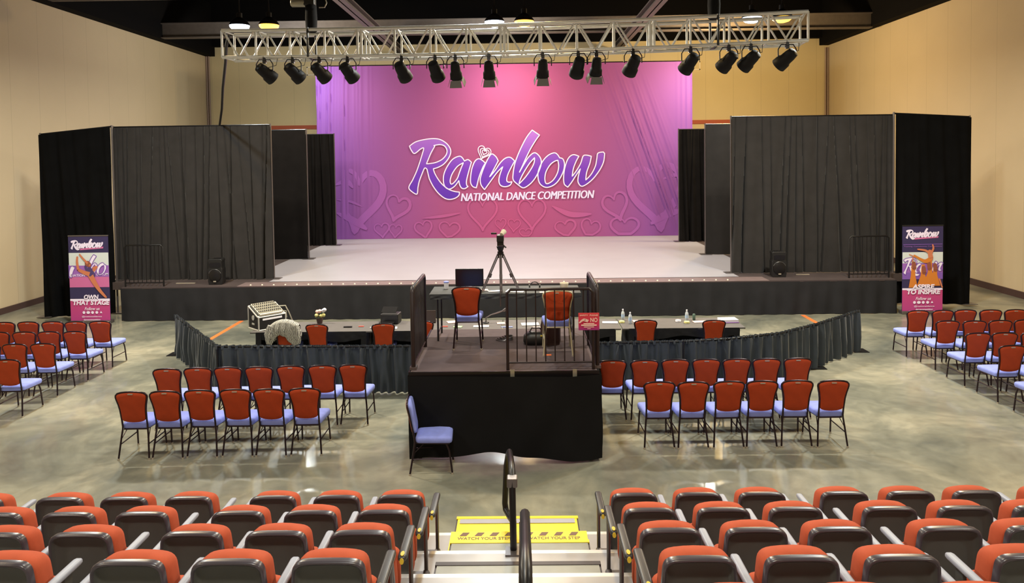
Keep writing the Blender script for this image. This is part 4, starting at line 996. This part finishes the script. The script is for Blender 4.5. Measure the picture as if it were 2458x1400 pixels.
barrier([(1.2, 12.56), (2.76, 12.62), (3.55, 12.76), (4.58, 13.12), (5.5, 13.8), (6.82, 14.95)], 'low black pleated barrier curving around the right judges area', 57)

# ------------------------------------------------------------------ bleachers
D0, DS, ZS, DZ = 6.98, .77, .239, .40
for r in range(5):
    y1 = D0-DS*r; y0 = y1-DS; z = DZ+ZS*r
    t = empty('bleacher_deck', (0, 0, 0), 0, 'pale metal bleacher deck, tier %s' % ['closest to the concrete floor', 'one step above the yellow striped tier', 'third up from the concrete floor', 'fourth up from the concrete floor', 'fifth up under nearest seats', 'just below the camera', 'at the camera row', 'behind the camera', 'at the very back'][r], 'bleacher')
    MB().box((0, (y0+y1)/2, z-.03), (13, DS, .06)).build('deck_board', M['deck'], t)
    MB().box((0, y1-.02, z-.022), (13, .06, .05)).build('nosing', M['nose'], t, bevel=.012)
    MB().box((0, y1-.05, (z-.06)/2), (13, .03, z-.06)).build('riser_panel', M['stepedge'], t)
# aisle steps
def step(y0, y1, x0, x1, z0, h, top, edge, label, legs=True):
    t = empty('aisle_step', ((x0+x1)/2, (y0+y1)/2, z0), 0, label, 'step'); w, d = x1-x0, y1-y0
    MB().box((0, 0, h/2-.004), (w, d, h-.008)).build('step_box', M['stepedge'], t)
    MB().box((0, -.02, h-.002), (w-.03, d-.05, .006)).build('tread', top, t)
    MB().box((0, d/2-.025, h), (w, .05, .012)).build('nosing', edge, t)
    return t
t = step(6.985, 7.70, -.72, .56, 0, .2, M['yellow'], M['yellow'], 'yellow bottom aisle step on the concrete floor with grey grip strip')
MB().box((0, .25, .206), (1.2, .09, .004)).build('grip_strip', M['stepgrey'], t)
step(6.21+.002, 6.60, -.68, .58, DZ+.002, .12, M['steptop'], M['yellow'], 'grey aisle step with yellow nosing on the lowest tier')
step(6.21-DS+.002, 6.60-DS-.02, -.72, .60, DZ+ZS+.002, .12, M['steptop'], M['stepedge'], 'grey aisle step with dark nosing on the second tier')
step(6.21-2*DS+.002, 6.60-2*DS-.02, -.72, .60, DZ+2*ZS+.002, .12, M['steptop'], M['stepedge'], 'grey aisle step with dark nosing on the third tier')
t = empty('warning_strip', (-.06, 6.80, DZ), 0, 'yellow hatched floor strip reading watch your step', 'floor marking')
MB().box((0, 0, .0075), (1.3, .36, .007)).build('strip', M['yellow'], t)
def flat_text(txt, w, h, cx, cy, z, **k):
    vs, fs = text_shape(txt, w, h, cx, cy, 0, **k); return [(a, c, z) for a, b, c in vs], fs
mb = MB()
for c0_ in (-.33, .33): mb.add(*flat_text('WATCH YOUR STEP', .5, .05, c0_, .05, .0125, bold=.012))
mb.build('lettering', M['inkbrown'], t)
mb = MB()
for i in range(8):
    x = -.53+i*.143+(.04 if i > 3 else 0)
    mb.add([(x-.035, .095, .0125), (x+.03, .095, .0125), (x+.06, .16, .0125), (x-.005, .16, .0125)], [(0, 1, 2, 3)])
    mb.add([(x-.03, -.04, .0125), (x+.04, -.04, .0125), (x+.055, .01, .0125), (x-.015, .01, .0125)], [(0, 1, 2, 3)])
mb.build('hatching', M['inkbrown'], t)
# centre handrails
def rail(pts, y0, label, w=.05):
    t = empty('aisle_handrail', (0, 0, 0), 0, label, 'handrail'); return t
t = rail(None, 0, 'black looped handrail at the foot of the centre aisle')
MB().tube([(-.10, 6.2, .64), (-.105, 6.22, 1.25)], .03, 10).build('near_post', M['blackmetal'], t, smooth=True)
MB().tube([(-.105, 6.22, 1.2), (-.107, 6.32, 1.28), (-.12, 6.7, 1.21), (-.145, 7.2, 1.10), (-.16, 7.32, 1.02), (-.18, 7.34, .9), (-.2, 7.34, .52), (-.19, 7.31, .46), (-.15, 7.15, .47), (-.11, 6.98, .5), (-.105, 6.5, .62), (-.103, 6.25, .72)], .03, 10).build('rail_loop', M['blackmetal'], t, smooth=True)
MB().box((-.1, 6.18, .648), (.14, .14, .014)).build('base_plate', M['post'], t)
MB().box((-.105, 6.24, 1.23), (.09, .1, .08)).build('joint_bracket', M['post'], t, bevel=.01)
t = rail(None, 0, 'black looped handrail higher up the centre aisle, nearest the camera')
MB().tube([(-.02, 5.1, DZ+2*ZS), (-.02, 5.1, 1.45)], .022, 10).build('far_post', M['post'], t, smooth=True)
MB().tube([(-.0, 5.08, .9), (-.0, 5.1, 1.46), (0.0, 5.04, 1.53), (0.0, 4.6, 1.66), (.0, 4.1, 1.80), (.0, 3.6, 1.95), (0, 3.5, 1.9), (0, 3.5, 1.42)], .036, 10).build('rail_loop', M['blackmetal'], t, smooth=True)
MB().box((-.01, 5.1, DZ+2*ZS+.008), (.14, .14, .014)).build('base_plate', M['post'], t)

# spectator seats
def make_seat(end=None):
    """origin: on the deck under the rim of the back shell; +Y to the stage. end = +1/-1 adds an aisle arm on that side"""
    t = empty('spectator_seat', (0, 0, 0))
    zt = .72; zb = .16
    def outl(s=1, dz=0):
        base = [(.0, zt), (.11, zt-.002), (.165, zt-.012), (.192, zt-.04), (.200, zt-.09), (.208, .5), (.215, .35), (.212, .22), (.19, zb+.01), (.12, zb), (0, zb-.002)]
        full = base+[(-a, b) for a, b in reversed(base[1:-1])]
        cz = .44
        return [(a*s, cz+(b-cz)*s+dz) for a, b in smooth_path(full, 2, True)]
    ly = lambda z: -(z-.2)*.10+.05
    def ring(s, off, dz=0): return [(a, ly(b)+off, b) for a, b in outl(s, dz)]
    mb = MB(); mb.rings([ring(.99, .035), ring(1.0, .0), ring(.985, -.014), ring(.955, -.017), ring(.915, -.006), ring(.885, .014), ring(.8, .03), ring(.6, .033), ring(.3, .034)])
    nf = len(mb.f); n = len(outl()); mb.mi = [1 if i < 4*n else 0 for i in range(nf)]
    mb.build('back_shell', [M['shell'], M['rim']], t, smooth=60)
    # padded upholstery in front of the shell, rounded over the top
    def cr(s, off, dz, sx=1): return [(a*sx, ly(b)+off, b) for a, b in outl(s, dz)]
    def crown(p, k): return (p[0], p[1], p[2]+k*max(0, (p[2]-.5)/.22)**2*max(0, 1-(p[0]/.2)**2))
    mb = MB(); mb.rings([[crown(p, kk) for p in q] for q, kk in ((cr(.93, .05, -.02), 0), (cr(.97, .065, -.022), .008), (cr(.98, .11, -.022), .022), (cr(.965, .16, -.028), .03), (cr(.92, .20, -.034), .028), (cr(.82, .23, -.04), .02), (cr(.4, .245, -.04), 0))])
    mb.build('cushion', M['orange'], t, smooth=70)
    mb = MB(); mb.rings([[(a, .30+q, b) for a, b in rrect(.40*k, .30*k, .06, 4, 0, .28)] for q, k in ((0, .95), (.02, 1), (.07, 1), (.1, .9), (.11, .5))]); mb.build('folded_seat', M['orange'], t, smooth=70)
    mb = MB(); mb.box((0, .12, .1), (.07, .09, .2)); mb.box((0, .12, .01), (.2, .14, .02)); mb.box((0, .2, .2), (.3, .2, .04)); mb.build('pedestal', M['post'], t, bevel=.006)
    def arm(x, aisle):
        m1 = M['armgrey']
        a = empty('arm', (0, 0, 0)); bpy.data.objects.remove(a)
        mb = MB(); zz_ = .545
        L0, L1 = (-.03, .40) if aisle else (-.06, .33)
        prof = rrect(.06 if aisle else .052, .036, .014, 4, x, zz_+.007)
        mb.rings([[(x+(p-x)*k, y, zz_+(q-zz_)*k) for p, q in prof] for y, k in ((L0, .5), (L0+.012, .9), (L0+.03, 1), (L1-.03, 1), (L1-.01, .85), (L1, .5))])
        o = mb.build('armrest', M['armdark'] if aisle else m1, t, smooth=60)
        mb = MB()
        if aisle:
            mb.tube([(x, .34, .03), (x, .34, zz_-.02)], .016, 8); mb.tube([(x, .34, .05), (x, .28, .05)], .03, 8); mb.box((x-.5*.27*(1 if x > 0 else -1), .30, .045), (.3, .06, .05))
            mb.build('arm_post', M['post'], t, smooth=40)
            s = [(x+.014*math.cos(k*PI/5), L0-.003, zz_-.003+.02*math.sin(k*PI/5)) for k in range(10)]
            MB().rings([[(p[0], p[1]-.0, p[2]) for p in s], [(p[0], p[1]-.006, p[2]) for p in s]]).build('number_tag', M['yellowtag'], o)
            tp_ = [(x+.013*math.cos(k*PI/5), L0+.035+.03*math.sin(k*PI/5)) for k in range(10)]
            MB().rings([[(p[0], p[1], zz_+.0255) for p in tp_], [(p[0], p[1], zz_+.029) for p in tp_]]).build('yellow_marker', M['yellowtag'], o)
        else:
            mb.box((x, .2, .27), (.022, .07, .52)); mb.box((x, .2, .01), (.06, .14, .02)); mb.build('arm_post', M['shell'], t)
    return t, arm
def seat_variant(kind):
    t, arm = make_seat()
    # kind: L aisle, L inner, L group start ; mirrored on the right block
    side, typ = kind
    out = -1 if side == 'L' else 1
    arm(out*.275, False)
    if typ == 'aisle': arm(-out*.275, True)
    if typ == 'start': arm(-out*.275, False)
    remember(t); return t
SV = {(s, k): seat_variant((s, k)) for s in 'LR' for k in ('aisle', 'inner', 'start')}
SVu = {k: False for k in SV}
XS = {'L': [-1.07, -1.62, -2.17, -2.90, -3.46, -4.02, -4.72], 'R': [.94, 1.49, 2.03, 2.73, 3.29, 3.85, 4.50]}
CNT = {('L', 0): 7, ('R', 0): 7, ('L', 1): 6, ('R', 1): 6, ('L', 2): 5, ('R', 2): 5, ('L', 3): 4, ('R', 3): 4, ('R', 4): 3}
RW = ['the front bleacher row', 'the second bleacher row', 'the third bleacher row', 'the fourth bleacher row', 'the nearest bleacher row']
SW = ['aisle seat', 'second seat from aisle', 'third seat from aisle', 'fourth seat from aisle', 'fifth seat from aisle', 'sixth seat from aisle', 'seventh seat from aisle']
for (sd, r), n in CNT.items():
    for i in range(n):
        k = (sd, 'aisle' if i == 0 else 'start' if i in (3, 6) else 'inner')
        loc = (XS[sd][i], 6.22-DS*r, DZ+ZS*r)
        lb = 'orange cushioned %s in %s, %s of the stairs' % (SW[i], RW[r], 'left' if sd == 'L' else 'right')
        g_ = 'bleacher seats %s of the stairs' % ('left' if sd == 'L' else 'right')
        if not SVu[k]:
            SVu[k] = True; o = SV[k]; o.location = loc; tag(o, lb, 'seat', g_)
        else:
            o = dup(SV[k], loc, 0, lb, g_); o['category'] = 'seat'
